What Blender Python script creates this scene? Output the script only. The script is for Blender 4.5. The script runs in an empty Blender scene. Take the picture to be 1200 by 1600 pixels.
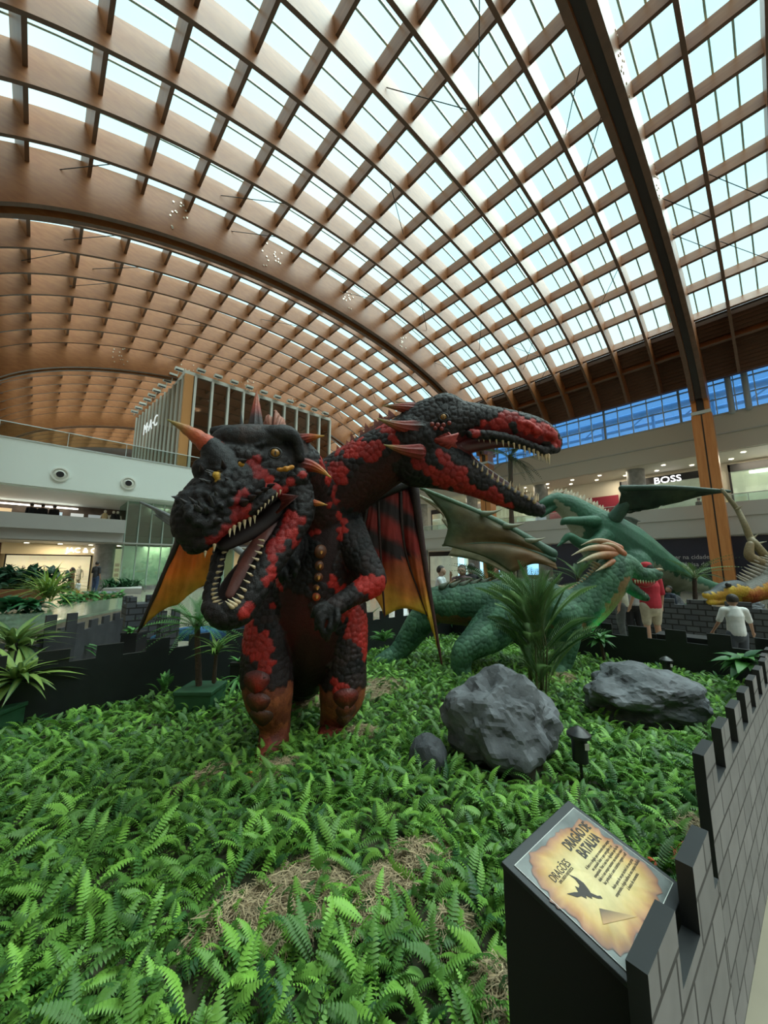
import bpy, bmesh, math, random
import numpy as np
from mathutils import Vector, Matrix, noise, kdtree
random.seed(7); rng = np.random.default_rng(7)
SC = bpy.context.scene; COL = SC.collection
PI = math.pi

# ------------------------------------------------------------------ camera
F = 570.0; PITCH = 0.1512; TH = 0.757; H = 1.62
cam = bpy.data.objects.new('camera', bpy.data.cameras.new('camera')); COL.objects.link(cam)
cam.data.sensor_fit = 'HORIZONTAL'; cam.data.sensor_width = 36; cam.data.lens = 36*F/1200
cam.data.clip_start = 0.05; cam.data.clip_end = 400
cam.location = (0, 0, H); cam.rotation_euler = (PI/2+PITCH, 0, -TH)
SC.camera = cam
# ------------------------------------------------------------------ world, exposure
w = bpy.data.worlds.new('sky'); SC.world = w; w.use_nodes = True
nt = w.node_tree; bg = nt.nodes['Background']
tc = nt.nodes.new('ShaderNodeTexCoord'); nz = nt.nodes.new('ShaderNodeTexNoise'); nz.inputs['Scale'].default_value = 2.2
rp = nt.nodes.new('ShaderNodeValToRGB'); rp.color_ramp.elements[0].position = .35; rp.color_ramp.elements[1].position = .7
rp.color_ramp.elements[0].color = (.66, .93, 1, 1); rp.color_ramp.elements[1].color = (.86, .98, 1, 1)
nt.links.new(tc.outputs['Generated'], nz.inputs['Vector']); nt.links.new(nz.outputs['Fac'], rp.inputs['Fac'])
nt.links.new(rp.outputs['Color'], bg.inputs['Color']); bg.inputs['Strength'].default_value = 1.15
SC.view_settings.view_transform = 'Standard'; SC.view_settings.look = 'None'
SC.view_settings.exposure = 0.42; SC.view_settings.gamma = 1
sun = bpy.data.objects.new('sun', bpy.data.lights.new('sun', 'SUN')); COL.objects.link(sun)
sun.data.energy = 6.5; sun.data.angle = 1.1; sun.data.color = (1, .98, .93); sun.rotation_euler = (0.35, 0.35, 0)

def lamp(kind, name, loc, energy, color=(1, 1, 1), size=.3, rot=(0, 0, 0), **k):
    l = bpy.data.lights.new(name, kind); l.energy = energy; l.color = color
    if kind == 'AREA': l.size = size
    else: l.shadow_soft_size = size
    for a, v in k.items(): setattr(l, a, v)
    o = bpy.data.objects.new(name, l); COL.objects.link(o); o.location = loc; o.rotation_euler = rot; return o

# ------------------------------------------------------------------ coordinates
CP, SP, CT, ST = math.cos(PITCH), math.sin(PITCH), math.cos(TH), math.sin(TH)
def _ray(x, y):
    X = x-600; U = 800-y
    return X, F*CP-U*SP, U*CP+F*SP
def P(x, y, d):                       # a point d metres ahead of where the photographer stands
    X, Y, Z = _ray(x, y); k = d/Y; X *= k; Z *= k
    return Vector((X*CT+d*ST, -X*ST+d*CT, Z+H))
def G(x, y, z=0.0):                   # the same direction met with the level z
    X, Y, Z = _ray(x, y); k = (z-H)/Z; X *= k; Y *= k
    return Vector((X*CT+Y*ST, -X*ST+Y*CT, z))
def PR(r, d): return r*d/F
RIGHT = Vector((CT, -ST, 0)); FWD = Vector((ST, CT, 0))

# ------------------------------------------------------------------ materials
MATS = {}
def mat(name, color=(.5, .5, .5), rough=.6, metal=0, attr=None, noise_s=0, noise_a=.15, bump=0, bump_s=20, emit=None, spec=.5, transl=0):
    if name in MATS: return MATS[name]
    m = bpy.data.materials.new(name); m.use_nodes = True; n = m.node_tree; b = n.nodes['Principled BSDF']
    b.inputs['Roughness'].default_value = rough; b.inputs['Metallic'].default_value = metal
    b.inputs['Specular IOR Level'].default_value = spec
    c = tuple(color)+(1,)
    b.inputs['Base Color'].default_value = c
    src = None
    if attr:
        a = n.nodes.new('ShaderNodeAttribute'); a.attribute_name = attr; src = a.outputs['Color']
    if noise_s:
        t = n.nodes.new('ShaderNodeTexCoord'); q = n.nodes.new('ShaderNodeTexNoise'); q.inputs['Scale'].default_value = noise_s; q.inputs['Detail'].default_value = 6
        n.links.new(t.outputs['Object'], q.inputs['Vector'])
        r = n.nodes.new('ShaderNodeMapRange'); r.inputs['From Min'].default_value = .3; r.inputs['From Max'].default_value = .7
        r.inputs['To Min'].default_value = 1-noise_a; r.inputs['To Max'].default_value = 1+noise_a
        n.links.new(q.outputs['Fac'], r.inputs['Value'])
        v = n.nodes.new('ShaderNodeVectorMath'); v.operation = 'SCALE'
        if src: n.links.new(src, v.inputs[0])
        else: v.inputs[0].default_value = color
        n.links.new(r.outputs['Result'], v.inputs['Scale']); src = v.outputs['Vector']
    if src: n.links.new(src, b.inputs['Base Color'])
    if bump:
        t = n.nodes.new('ShaderNodeTexCoord'); q = n.nodes.new('ShaderNodeTexNoise'); q.inputs['Scale'].default_value = bump_s; q.inputs['Detail'].default_value = 8
        n.links.new(t.outputs['Object'], q.inputs['Vector'])
        bp = n.nodes.new('ShaderNodeBump'); bp.inputs['Strength'].default_value = bump; bp.inputs['Distance'].default_value = .02
        n.links.new(q.outputs['Fac'], bp.inputs['Height']); n.links.new(bp.outputs['Normal'], b.inputs['Normal'])
    if emit:
        b.inputs['Emission Color'].default_value = tuple(emit[0])+(1,); b.inputs['Emission Strength'].default_value = emit[1]
    if transl:
        tr = n.nodes.new('ShaderNodeBsdfTranslucent'); mx = n.nodes.new('ShaderNodeMixShader'); mx.inputs[0].default_value = transl
        if src: n.links.new(src, tr.inputs['Color'])
        else: tr.inputs['Color'].default_value = c
        n.links.new(b.outputs[0], mx.inputs[1]); n.links.new(tr.outputs[0], mx.inputs[2]); n.links.new(mx.outputs[0], n.nodes['Material Output'].inputs[0])
    MATS[name] = m; return m
def glass(name, tint, gloss=.12, rough=.03, glosscol=(1, 1, 1)):
    if name in MATS: return MATS[name]
    m = bpy.data.materials.new(name); m.use_nodes = True; n = m.node_tree; n.nodes.remove(n.nodes['Principled BSDF'])
    t = n.nodes.new('ShaderNodeBsdfTransparent'); t.inputs['Color'].default_value = tuple(tint)+(1,)
    g = n.nodes.new('ShaderNodeBsdfGlossy'); g.inputs['Roughness'].default_value = rough; g.inputs['Color'].default_value = tuple(glosscol)+(1,)
    mx = n.nodes.new('ShaderNodeMixShader'); mx.inputs[0].default_value = gloss
    n.links.new(t.outputs[0], mx.inputs[1]); n.links.new(g.outputs[0], mx.inputs[2]); n.links.new(mx.outputs[0], n.nodes['Material Output'].inputs[0])
    MATS[name] = m; return m
def wood(name, c1, c2, axis_scale=(1, 1, 12), s=3):
    if name in MATS: return MATS[name]
    m = mat(name, c1, .42, spec=.4); n = m.node_tree; b = n.nodes['Principled BSDF']
    t = n.nodes.new('ShaderNodeTexCoord'); mp = n.nodes.new('ShaderNodeMapping'); mp.inputs['Scale'].default_value = axis_scale
    q = n.nodes.new('ShaderNodeTexNoise'); q.inputs['Scale'].default_value = s; q.inputs['Detail'].default_value = 6
    r = n.nodes.new('ShaderNodeValToRGB'); r.color_ramp.elements[0].color = tuple(c1)+(1,); r.color_ramp.elements[1].color = tuple(c2)+(1,)
    r.color_ramp.elements[0].position = .35; r.color_ramp.elements[1].position = .65
    n.links.new(t.outputs['Object'], mp.inputs['Vector']); n.links.new(mp.outputs[0], q.inputs['Vector']); n.links.new(q.outputs['Fac'], r.inputs['Fac']); n.links.new(r.outputs['Color'], b.inputs['Base Color'])
    return m
def brick(name, c1, c2, mortar, bw=.5, bh=.25, msz=.02, rot=(PI/2, 0, 0)):
    if name in MATS: return MATS[name]
    m = mat(name, c1, .7); n = m.node_tree; b = n.nodes['Principled BSDF']
    t = n.nodes.new('ShaderNodeTexCoord'); mp = n.nodes.new('ShaderNodeMapping'); mp.vector_type = 'POINT'; mp.inputs['Rotation'].default_value = rot
    k = n.nodes.new('ShaderNodeTexBrick'); k.inputs['Scale'].default_value = 1
    k.inputs['Color1'].default_value = tuple(c1)+(1,); k.inputs['Color2'].default_value = tuple(c2)+(1,); k.inputs['Mortar'].default_value = tuple(mortar)+(1,)
    k.inputs['Brick Width'].default_value = bw; k.inputs['Row Height'].default_value = bh; k.inputs['Mortar Size'].default_value = msz; k.inputs['Mortar Smooth'].default_value = .2
    q = n.nodes.new('ShaderNodeTexNoise'); q.inputs['Scale'].default_value = 9
    mx = n.nodes.new('ShaderNodeMix'); mx.data_type = 'RGBA'; mx.blend_type = 'MULTIPLY'; mx.inputs[0].default_value = .35
    n.links.new(t.outputs['Object'], mp.inputs['Vector']); n.links.new(mp.outputs[0], k.inputs['Vector']); n.links.new(t.outputs['Object'], q.inputs['Vector'])
    n.links.new(k.outputs['Color'], mx.inputs[6]); n.links.new(q.outputs['Fac'], mx.inputs[7]); n.links.new(mx.outputs[2], b.inputs['Base Color'])
    return m

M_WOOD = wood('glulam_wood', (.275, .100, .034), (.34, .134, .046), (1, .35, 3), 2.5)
M_WOODD = mat('dark_gap_fill', (.03, .022, .018), .5)  # dark filler between the paired beams and posts
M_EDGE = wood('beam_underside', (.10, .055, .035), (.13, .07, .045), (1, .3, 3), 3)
M_SLAT = mat('dark_slats', (.05, .028, .018), .6)
M_COLUMN = wood('column_wood', (.50, .19, .055), (.58, .24, .075), (3, 3, .3), 3)
M_SKYL = glass('skylight_glass', (.74, .93, .92), .04, .1)
M_CLER = glass('clerestory_glass', (.29, .49, .72), .05)
M_MULL = mat('pale_metal', (.55, .60, .60), .4)
M_FLOOR = mat('polished_stone', (.29, .265, .20), .16, noise_s=1.3, noise_a=.12)
M_CREAM = mat('cream_plaster', (.66, .68, .62), .6)
M_BEIGE = mat('beige_plaster', (.50, .47, .40), .6)
M_GREYW = mat('grey_plaster', (.42, .42, .40), .6)
M_WHITE = mat('white_paint', (.78, .86, .82), .55)
M_BLACK = mat('black_paint', (.006, .008, .009), .55, noise_s=6, noise_a=.3)
M_BLACKM = mat('black_metal', (.012, .012, .013), .4)
M_DGREY = mat('dark_grey_paint', (.035, .037, .042), .6, noise_s=5, noise_a=.3)
M_STONE = mat('stone_column', (.25, .25, .24), .5, noise_s=4, noise_a=.2)
M_RAIL = glass('rail_glass', (.80, .88, .86), .10)

mat('bark_brown', (.07, .045, .03), .9, bump=.8, bump_s=40)
# ------------------------------------------------------------------ object helpers
def tag(o, label=None, cat=None, group=None, kind=None):
    if label: o['label'] = label
    if cat: o['category'] = cat
    if group: o['group'] = group
    if kind: o['kind'] = kind
    return o
def empty(name, loc, label=None, cat=None, group=None, kind=None):
    o = bpy.data.objects.new(name, None); COL.objects.link(o); o.location = Vector(loc); o.empty_display_size = .2
    return tag(o, label, cat, group, kind)
class MB:
    def __init__(s): s.v = []; s.f = []; s.mi = []; s.c = []
    def add(s, vs, fs, mi=0, c=None):
        b = len(s.v); s.v += [tuple(v) for v in vs]; s.f += [tuple(i+b for i in f) for f in fs]; s.mi += [mi]*len(fs)
        if c is not None: s.c += list(c)
        else: s.c += [(1, 1, 1)]*len(vs)
        return s
    def box(s, x0, x1, y0, y1, z0, z1, mi=0):
        vs = [(x, y, z) for x in (x0, x1) for y in (y0, y1) for z in (z0, z1)]
        return s.add(vs, [(0, 1, 3, 2), (4, 6, 7, 5), (0, 4, 5, 1), (2, 3, 7, 6), (0, 2, 6, 4), (1, 5, 7, 3)], mi)
    def obox(s, c, ax, ay, az, mi=0):
        c, ax, ay, az = map(Vector, (c, ax, ay, az)); vs = [c+ax*i+ay*j+az*k for i in (-1, 1) for j in (-1, 1) for k in (-1, 1)]
        return s.add(vs, [(0, 1, 3, 2), (4, 6, 7, 5), (0, 4, 5, 1), (2, 3, 7, 6), (0, 2, 6, 4), (1, 5, 7, 3)], mi)
    def prism(s, poly, vec, mi=0, mi2=None):        # poly: 3d points, extruded by vec; far face gets mi2
        n = len(poly); vec = Vector(vec); a = [Vector(p) for p in poly]; b = [p+vec for p in a]
        s.add(a+b, [tuple(range(n))], mi); base = len(s.v)-2*n
        s.f.append(tuple(base+n+i for i in range(n))[::-1]); s.mi.append(mi if mi2 is None else mi2)
        for i in range(n):
            j = (i+1) % n; s.f.append((base+i, base+n+i, base+n+j, base+j)); s.mi.append(mi if mi2 is None else mi2)
        return s
    def tube(s, pts, rad, seg=12, flat=1.0, V=None, cap=True, mi=0, cols=None):
        pts = [Vector(p) for p in pts]; n = len(pts)
        if not hasattr(rad, '__len__'): rad = [rad]*n
        if not hasattr(flat, '__len__'): flat = [flat]*n
        T = [(pts[min(i+1, n-1)]-pts[max(i-1, 0)]).normalized() for i in range(n)]
        rings = []; prev = None
        P_ = list(zip(pts, rad, T, flat, cols or [None]*n))
        if cap:                                      # rounded ends
            e0 = [(pts[0]-T[0]*rad[0]*math.sin(a)*.9, rad[0]*math.cos(a), T[0], flat[0], cols[0] if cols else None) for a in (1.45, 1.0, .5)]
            e1 = [(pts[-1]+T[-1]*rad[-1]*math.sin(a)*.9, rad[-1]*math.cos(a), T[-1], flat[-1], cols[-1] if cols else None) for a in (.5, 1.0, 1.45)]
            P_ = e0+P_+e1
        vs = []; cs = []
        for p, r, t, fl, c in P_:
            if V is not None: n1 = t.cross(V)
            elif prev is not None: n1 = prev-t*prev.dot(t)
            else: n1 = t.cross(Vector((0, 0, 1)) if abs(t.z) < .9 else Vector((1, 0, 0)))
            if n1.length < 1e-4: n1 = prev or t.orthogonal()
            n1.normalize()
            if prev is not None and n1.dot(prev) < 0: n1 = -n1
            n2 = t.cross(n1); prev = n1
            for k in range(seg):
                a = 2*PI*k/seg; vs.append(p+n1*(r*math.cos(a))+n2*(r*fl*math.sin(a))); cs.append(c or (1, 1, 1))
        m = len(P_); fs = [(i*seg+k, i*seg+(k+1) % seg, (i+1)*seg+(k+1) % seg, (i+1)*seg+k) for i in range(m-1) for k in range(seg)]
        fs += [tuple(range(seg))[::-1], tuple((m-1)*seg+k for k in range(seg))]
        return s.add(vs, fs, mi, cs)
    def cyl(s, a, b, r, r2=None, seg=16, mi=0): return s.tube([a, b], [r, r if r2 is None else r2], seg, cap=False, mi=mi)
    def ball(s, c, r, sx=1, sy=1, sz=1, seg=14, mi=0):
        c = Vector(c); n = seg//2; vs = [c+Vector((0, 0, -r*sz))]
        for i in range(1, n):
            a = -PI/2+PI*i/n
            for k in range(seg): b = 2*PI*k/seg; vs.append(c+Vector((r*sx*math.cos(a)*math.cos(b), r*sy*math.cos(a)*math.sin(b), r*sz*math.sin(a))))
        vs.append(c+Vector((0, 0, r*sz)))
        fs = [(0, 1+(k+1) % seg, 1+k) for k in range(seg)]
        fs += [(1+i*seg+k, 1+i*seg+(k+1) % seg, 1+(i+1)*seg+(k+1) % seg, 1+(i+1)*seg+k) for i in range(n-2) for k in range(seg)]
        L = len(vs)-1; fs += [(L, 1+(n-2)*seg+k, 1+(n-2)*seg+(k+1) % seg) for k in range(seg)]
        return s.add(vs, fs, mi)
    def build(s, name, m, parent=None, smooth=True, loc=None, angle=40, colors=False, bevel=0):
        off = Vector(parent.location) if parent is not None and parent.parent is None else Vector((0, 0, 0))
        if parent is not None and parent.parent is not None:
            off = Vector((0, 0, 0)); q = parent
            while q is not None: off += Vector(q.location); q = q.parent
        if parent is None and loc is not None: off = Vector(loc)
        me = bpy.data.meshes.new(name); me.from_pydata([tuple(Vector(v)-off) for v in s.v], [], s.f)
        ms = m if isinstance(m, (list, tuple)) else [m]
        for x in ms: me.materials.append(x)
        if len(ms) > 1: me.polygons.foreach_set('material_index', s.mi)
        if colors: setcol(me, s.c)
        me.validate(); me.update()
        bm = bmesh.new(); bm.from_mesh(me); bmesh.ops.recalc_face_normals(bm, faces=bm.faces); bm.to_mesh(me); bm.free()
        if smooth: smooth_mesh(me, angle)
        o = bpy.data.objects.new(name, me); COL.objects.link(o)
        if parent is not None: o.parent = parent
        elif loc is not None: o.location = loc
        if bevel: bv = o.modifiers.new('b', 'BEVEL'); bv.width = bevel; bv.segments = 2; bv.limit_method = 'ANGLE'
        return o
def smooth_mesh(me, angle=40):
    me.polygons.foreach_set('use_smooth', [True]*len(me.polygons))
    try: me.set_sharp_from_angle(angle=math.radians(angle))
    except Exception: pass
def setcol(me, cols):
    a = me.color_attributes.new('Col', 'FLOAT_COLOR', 'POINT'); c = np.ones((len(me.vertices), 4), np.float32); c[:, :3] = np.array(cols, np.float32)[:len(c)]
    a.data.foreach_set('color', c.ravel())
def S(name, mb, m, parent=None, smooth=False):
    o = mb.build(name, m, parent, smooth)
    if parent is None: o['kind'] = 'structure'
    return o
def fast_mesh(name, V, Fc, nper, m, cols=None, smooth=False):
    me = bpy.data.meshes.new(name); V = np.asarray(V, np.float32); Fc = np.asarray(Fc, np.int32)
    me.vertices.add(len(V)); me.vertices.foreach_set('co', V.ravel())
    me.loops.add(Fc.size); me.loops.foreach_set('vertex_index', Fc.ravel())
    me.polygons.add(len(Fc)); me.polygons.foreach_set('loop_start', np.arange(len(Fc), dtype=np.int32)*nper)
    me.materials.append(m); me.update(calc_edges=True)
    if smooth: me.polygons.foreach_set('use_smooth', [True]*len(Fc))
    if cols is not None: setcol(me, cols)
    o = bpy.data.objects.new(name, me); COL.objects.link(o); return o
def copy_tree(o, loc=None, rotz=None, parent=None, scale=None):
    c = o.copy(); COL.objects.link(c)
    if parent is not None: c.parent = parent
    if loc is not None: c.location = loc
    if rotz is not None: c.rotation_euler.z = rotz
    if scale is not None: c.scale = (scale,)*3
    for ch in list(o.children): copy_tree(ch, parent=c)
    return c
def text_part(txt, name, size, origin, xdir, ydir, m, parent=None, depth=.01, width=None, align='LEFT', bold=0):
    cu = bpy.data.curves.new(name, 'FONT'); cu.body = txt; cu.size = size; cu.offset = size*bold; cu.extrude = depth; cu.align_x = align; cu.resolution_u = 3
    t = bpy.data.objects.new(name, cu); COL.objects.link(t); dg = bpy.context.evaluated_depsgraph_get(); dg.update()
    me = bpy.data.meshes.new_from_object(t.evaluated_get(dg)); bpy.data.objects.remove(t)
    x = Vector(xdir).normalized(); y = Vector(ydir).normalized(); z = x.cross(y); n = len(me.vertices)
    co = np.empty(n*3); me.vertices.foreach_get('co', co); co = co.reshape(-1, 3)
    sx = 1.0
    if width and n: sx = width/(co[:, 0].max()-co[:, 0].min())
    off = Vector((0, 0, 0)); q = parent
    while q is not None: off += Vector(q.location); q = q.parent
    R = np.array([x, y, z]); co[:, 0] *= sx; co = co@R+np.array(Vector(origin)-off)
    me.vertices.foreach_set('co', co.ravel()); me.materials.clear(); me.materials.append(m); me.update()
    o = bpy.data.objects.new(name, me); COL.objects.link(o)
    if parent is not None: o.parent = parent
    return o
def catmull(pts, n=6):                              # pts: tuples of floats, any length
    pts = [np.array(p, float) for p in pts]; out = []
    for i in range(len(pts)-1):
        p0 = pts[max(i-1, 0)]; p1 = pts[i]; p2 = pts[i+1]; p3 = pts[min(i+2, len(pts)-1)]
        for k in range(n):
            t = k/n; out.append(.5*((2*p1)+(-p0+p2)*t+(2*p0-5*p1+4*p2-p3)*t*t+(-p0+3*p1-3*p2+p3)*t**3))
    out.append(pts[-1]); return out

# ================================================================== ROOF
Sc, Zc, RR, EE = 18.17, 12.27, 18.07, .395; A1 = 2.2; DA = 2.01; ESPR = 31.2
def vault(t, off=0):                                # t 0..pi from the right springing to the left; off along the outward normal
    x = -RR*math.cos(t); z = EE*RR*math.sin(t); nx = -math.cos(t)*EE; nz = math.sin(t); l = math.hypot(nx, nz)
    s = Sc+x+nx/l*off; return ESPR-s, Zc+z+nz/l*off
ceiling = empty('ceiling', (13, 20, 12)); ceiling['kind'] = 'structure'
T0, T1 = .30, PI-.30
def rib_mesh(a, lo, hi, th, t0=T0, t1=T1, n=64, mi=0):
    mb = MB(); vs = []
    for i in range(n+1):
        t = t0+(t1-t0)*i/n
        (e0, z0), (e1, z1) = vault(t, lo), vault(t, hi)
        vs += [(e0, a-th/2, z0), (e0, a+th/2, z0), (e1, a+th/2, z1), (e1, a-th/2, z1)]
    fs = []; mis = []
    for i in range(n):
        b = i*4
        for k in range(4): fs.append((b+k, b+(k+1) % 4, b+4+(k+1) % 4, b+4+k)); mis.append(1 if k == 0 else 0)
    fs += [(0, 1, 2, 3), (n*4+3, n*4+2, n*4+1, n*4)]; mis += [0, 0]
    mb.add(vs, fs); mb.mi = mis; return mb
KMIN, KMAX = -10, 31
for k in range(KMIN, KMAX+1):
    if k % 8 == 0: continue
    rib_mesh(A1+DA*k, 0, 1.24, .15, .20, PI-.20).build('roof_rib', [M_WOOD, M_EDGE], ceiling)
for k in (-8, 0, 8, 16, 24):
    a = A1+DA*k
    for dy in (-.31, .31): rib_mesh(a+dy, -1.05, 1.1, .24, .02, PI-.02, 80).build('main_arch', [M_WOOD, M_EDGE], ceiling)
    rib_mesh(a, -.75, .9, .36, .05, PI-.05, 60).build('arch_filler', M_WOODD, ceiling)
# purlins, equally spaced along the arc
arc = [0]; N = 2000; pt = vault(0)
for i in range(1, N+1):
    q = vault(PI*i/N); arc.append(arc[-1]+math.dist(pt, q)); pt = q
def t_at(L): return PI*float(np.interp(L, arc, range(N+1)))/N
Ltot = arc[-1]; step = 1.9
ALO, AHI = A1+DA*KMIN-.5, A1+DA*KMAX+.5
for i in range(-10, 11):
    L = Ltot/2+i*step-.15
    if L < arc[int(N*.30/PI)] or L > arc[int(N*(PI-.3)/PI)]: continue
    t = t_at(L); (e0, z0), (e1, z1) = vault(t, .5), vault(t, 1.2)
    d = Vector((e1-e0, 0, z1-z0)); nn = Vector((d.z, 0, -d.x)).normalized()*.07
    mb = MB(); c = Vector(((e0+e1)/2, (ALO+AHI)/2, (z0+z1)/2)); mb.obox(c, nn, (0, (AHI-ALO)/2, 0), d/2)
    for j in range(len(mb.f)):                      # lower edge takes the darker wood colour
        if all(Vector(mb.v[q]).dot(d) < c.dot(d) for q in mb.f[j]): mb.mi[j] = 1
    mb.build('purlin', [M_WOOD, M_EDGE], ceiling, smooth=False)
# skylight sheet, glazing bars
TS0, TS1 = .56, PI-.56
mb = MB(); n = 48; vs = []
for i in range(n+1):
    e_, z_ = vault(TS0+(TS1-TS0)*i/n, 1.30); vs += [(e_, ALO, z_), (e_, AHI, z_)]
mb.add(vs, [(2*i, 2*i+1, 2*i+3, 2*i+2) for i in range(n)]); mb.build('skylight_glazing', M_SKYL, ceiling)
for k in range(KMIN, KMAX):
    for f_ in (.36, .68): rib_mesh(A1+DA*(k+f_), 1.31, 1.38, .07, TS0, TS1, 40).build('glazing_bar', M_MULL, ceiling)
mb = MB(); mb2 = MB()
for sgn in (0, 1):
    vs = []
    tt = [TS0-.0+(-.36)*i/8 for i in range(9)] if not sgn else [TS1+.36*i/8 for i in range(9)]
    pts = [vault(t, 1.27) for t in tt]+[(33.25, 15.0) if not sgn else (ESPR-36.3-2.05, 15.0)]
    for e_, z_ in pts: vs += [(e_, ALO, z_), (e_, AHI, z_)]
    mb.add(vs, [(2*i, 2*i+1, 2*i+3, 2*i+2) for i in range(len(pts)-1)])
    for i in range(len(pts)-1):
        for q in (.25, .75):
            e_ = pts[i][0]*(1-q)+pts[i+1][0]*q; z_ = pts[i][1]*(1-q)+pts[i+1][1]*q
            mb2.box(e_-.05, e_+.05, ALO, AHI, z_-.28, z_-.03)
mb.build('eaves_lining', M_SLAT, ceiling); mb2.build('eaves_slats', mat('dark_slat_edge', (.12, .06, .035), .5), ceiling, smooth=False)
# tie rods between ribs
mb = None; M_ROD = mat('rod_steel', (.03, .03, .03), .4)
for i in range(46):
    k = random.randint(-3, 18); t = random.uniform(.6, 2.4); dt = random.choice((-1, 1))*.16
    p = vault(t, .25); q = vault(t+dt, .55); mb = MB()
    mb.tube([(p[0], A1+DA*k+.1, p[1]), (q[0], A1+DA*(k+1)-.1, q[1])], .018, 6); mb.build('tie_rod', M_ROD, ceiling)
# bolt heads on the big arches' faces
M_BOLT = mat('bolt_zinc', (.7, .62, .5), .3, .6); mb = MB()
for k in (8, 16, 0):
    for tb in (1.25, 1.55, 1.85, 2.15):
        for i in range(14):
            t = tb+random.uniform(-.035, .035); p = vault(t, random.uniform(-.8, .8)); a = A1+DA*k-.31-.12
            mb.cyl((p[0], a-.03, p[1]), (p[0], a+.01, p[1]), .045, seg=8)
o = mb.build('bolt_head', M_BOLT, ceiling, smooth=False); o['kind'] = 'stuff'

# wooden columns carrying the arches
for k, lab in ((0, 'tall orange timber column standing right, in front of the navy hoarding'), (8, 'orange timber column farther off, seen below the right dragon head'), (16, 'orange timber column at the far corner of the hall'), (-8, 'orange timber column beside the photographer, off to the right')):
    a = A1+DA*k
    for (ee, left) in ((ESPR-.1, False), (ESPR-36.25, True)):
        if k == -8: continue
        l2 = lab if not left else ['orange timber column of the left row nearest the viewer', 'orange timber column second in the left row', 'orange timber column at the far end of the left row'][k//8]
        r = empty('timber_column', (ee, a, 0), l2, 'column', 'timber columns carrying the arches')
        for dy in (-.28, .28): MB().box(ee-.5, ee+.5, a+dy-.24, a+dy+.24, 0, 11.5).box(ee-.5, ee+.5, a+dy*1.15-.13, a+dy*1.15+.13, 11.5, 12.7).build('post', M_COLUMN, r, False)
        MB().box(ee-.45, ee+.45, a-.17, a+.17, 0, 12.6).build('core', M_WOODD, r, False)
        MB().box(ee-.6, ee+.6, a-.5, a+.5, 11.55, 11.75).build('steel_collar', M_MULL, r, False)

# ================================================================== FLOOR AND BUILDINGS
S('floor', MB().box(-14, 44, -24, 70, -.2, 0), M_FLOOR)
E0 = 33.0
# --- right building
S('wall_right', MB().box(E0, E0+.3, -22, 31, 10.65, 12.0).box(E0+.12, E0+.4, -22, 31, 9.45, 10.65).box(E0+.3, E0+4.2, -22, 31, 9.42, 9.5), M_BEIGE)
S('trim_1', MB().box(E0-.06, E0+.3, -22, 31, 11.92, 12.02).box(E0-.04, E0+.3, -22, 31, 10.6, 10.68), M_GREYW)
S('trim_2', MB().box(E0, E0+.3, -22, 31, 4.97, 5.9).box(E0+.14, E0+.4, -22, 31, 3.76, 4.97).box(E0+.3, E0+4.2, -22, 31, 4.75, 4.85).box(E0+.3, E0+4.2, -22, 31, 3.7, 3.8), mat('pale_grey_band', (.55, .56, .53), .6))
S('wall_right_upper', MB().box(E0+4, E0+4.2, -22, 31, 4.8, 9.5), mat('shop_wall', (.60, .55, .45), .6))
S('wall_right_lower', MB().box(E0+4, E0+4.2, -22, 31, 0, 3.8), mat('shop_wall2', (.62, .58, .48), .6))
win = empty('window_1', (E0+.2, 4, 12)); win['kind'] = 'structure'
MB().box(E0+.18, E0+.2, -22, 31, 12, 15.2).build('pane', M_CLER, win, False)
i = 0; a = -21.0
while a < 31:
    wd = .07 if i % 5 == 0 else .03
    MB().box(E0+.08, E0+.28, a-wd, a+wd, 12, 15.2).build('mullion', M_MULL if i % 5 else mat('frame_grey', (.28, .32, .33), .4), win, False); a += .98; i += 1
for z in (12.05, 13.15, 14.25, 15.1): MB().box(E0+.1, E0+.26, -22, 31, z-.035, z+.035).build('transom', mat('frame_grey'), win, False)
# steelwork outside the clerestory
st = empty('outdoor_pipework', (38, 5, 12), 'pale steel pipes and trusses outside the blue clerestory glass', 'pipework')
mb = MB(); mb.tube([(38.5, -20, 15.6), (38.5, 31, 15.2)], .3, 12)
mb.tube([(40, -20, 14.9), (40, 31, 14.7)], .18, 10)
for a in range(-18, 31, 4): mb.tube([(38.5, a, 15.5), (40, a+2, 14.8)], .07, 8); mb.tube([(38.7, a, 11), (38.7, a, 15.5)], .12, 8)
mb.build('pipe', mat('outdoor_steel', (.55, .65, .75), .5), st)
for a in (1.1, 1.9):
    o = MB().tube([(E0-.25, a-1.1, 11.9), (E0-.25, a-1.1, 14.7), (E0+.1, a-1.1, 15.1)], .17, 14).build('vertical_duct', mat('duct_grey', (.35, .40, .42), .4), None, loc=(E0-.25, a-1.1, 11.9))
    tag(o, 'grey round duct standing against the clerestory, %s of the pair' % ('left' if a > 1.5 else 'right'), 'duct', 'ducts beside the timber column')
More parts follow.
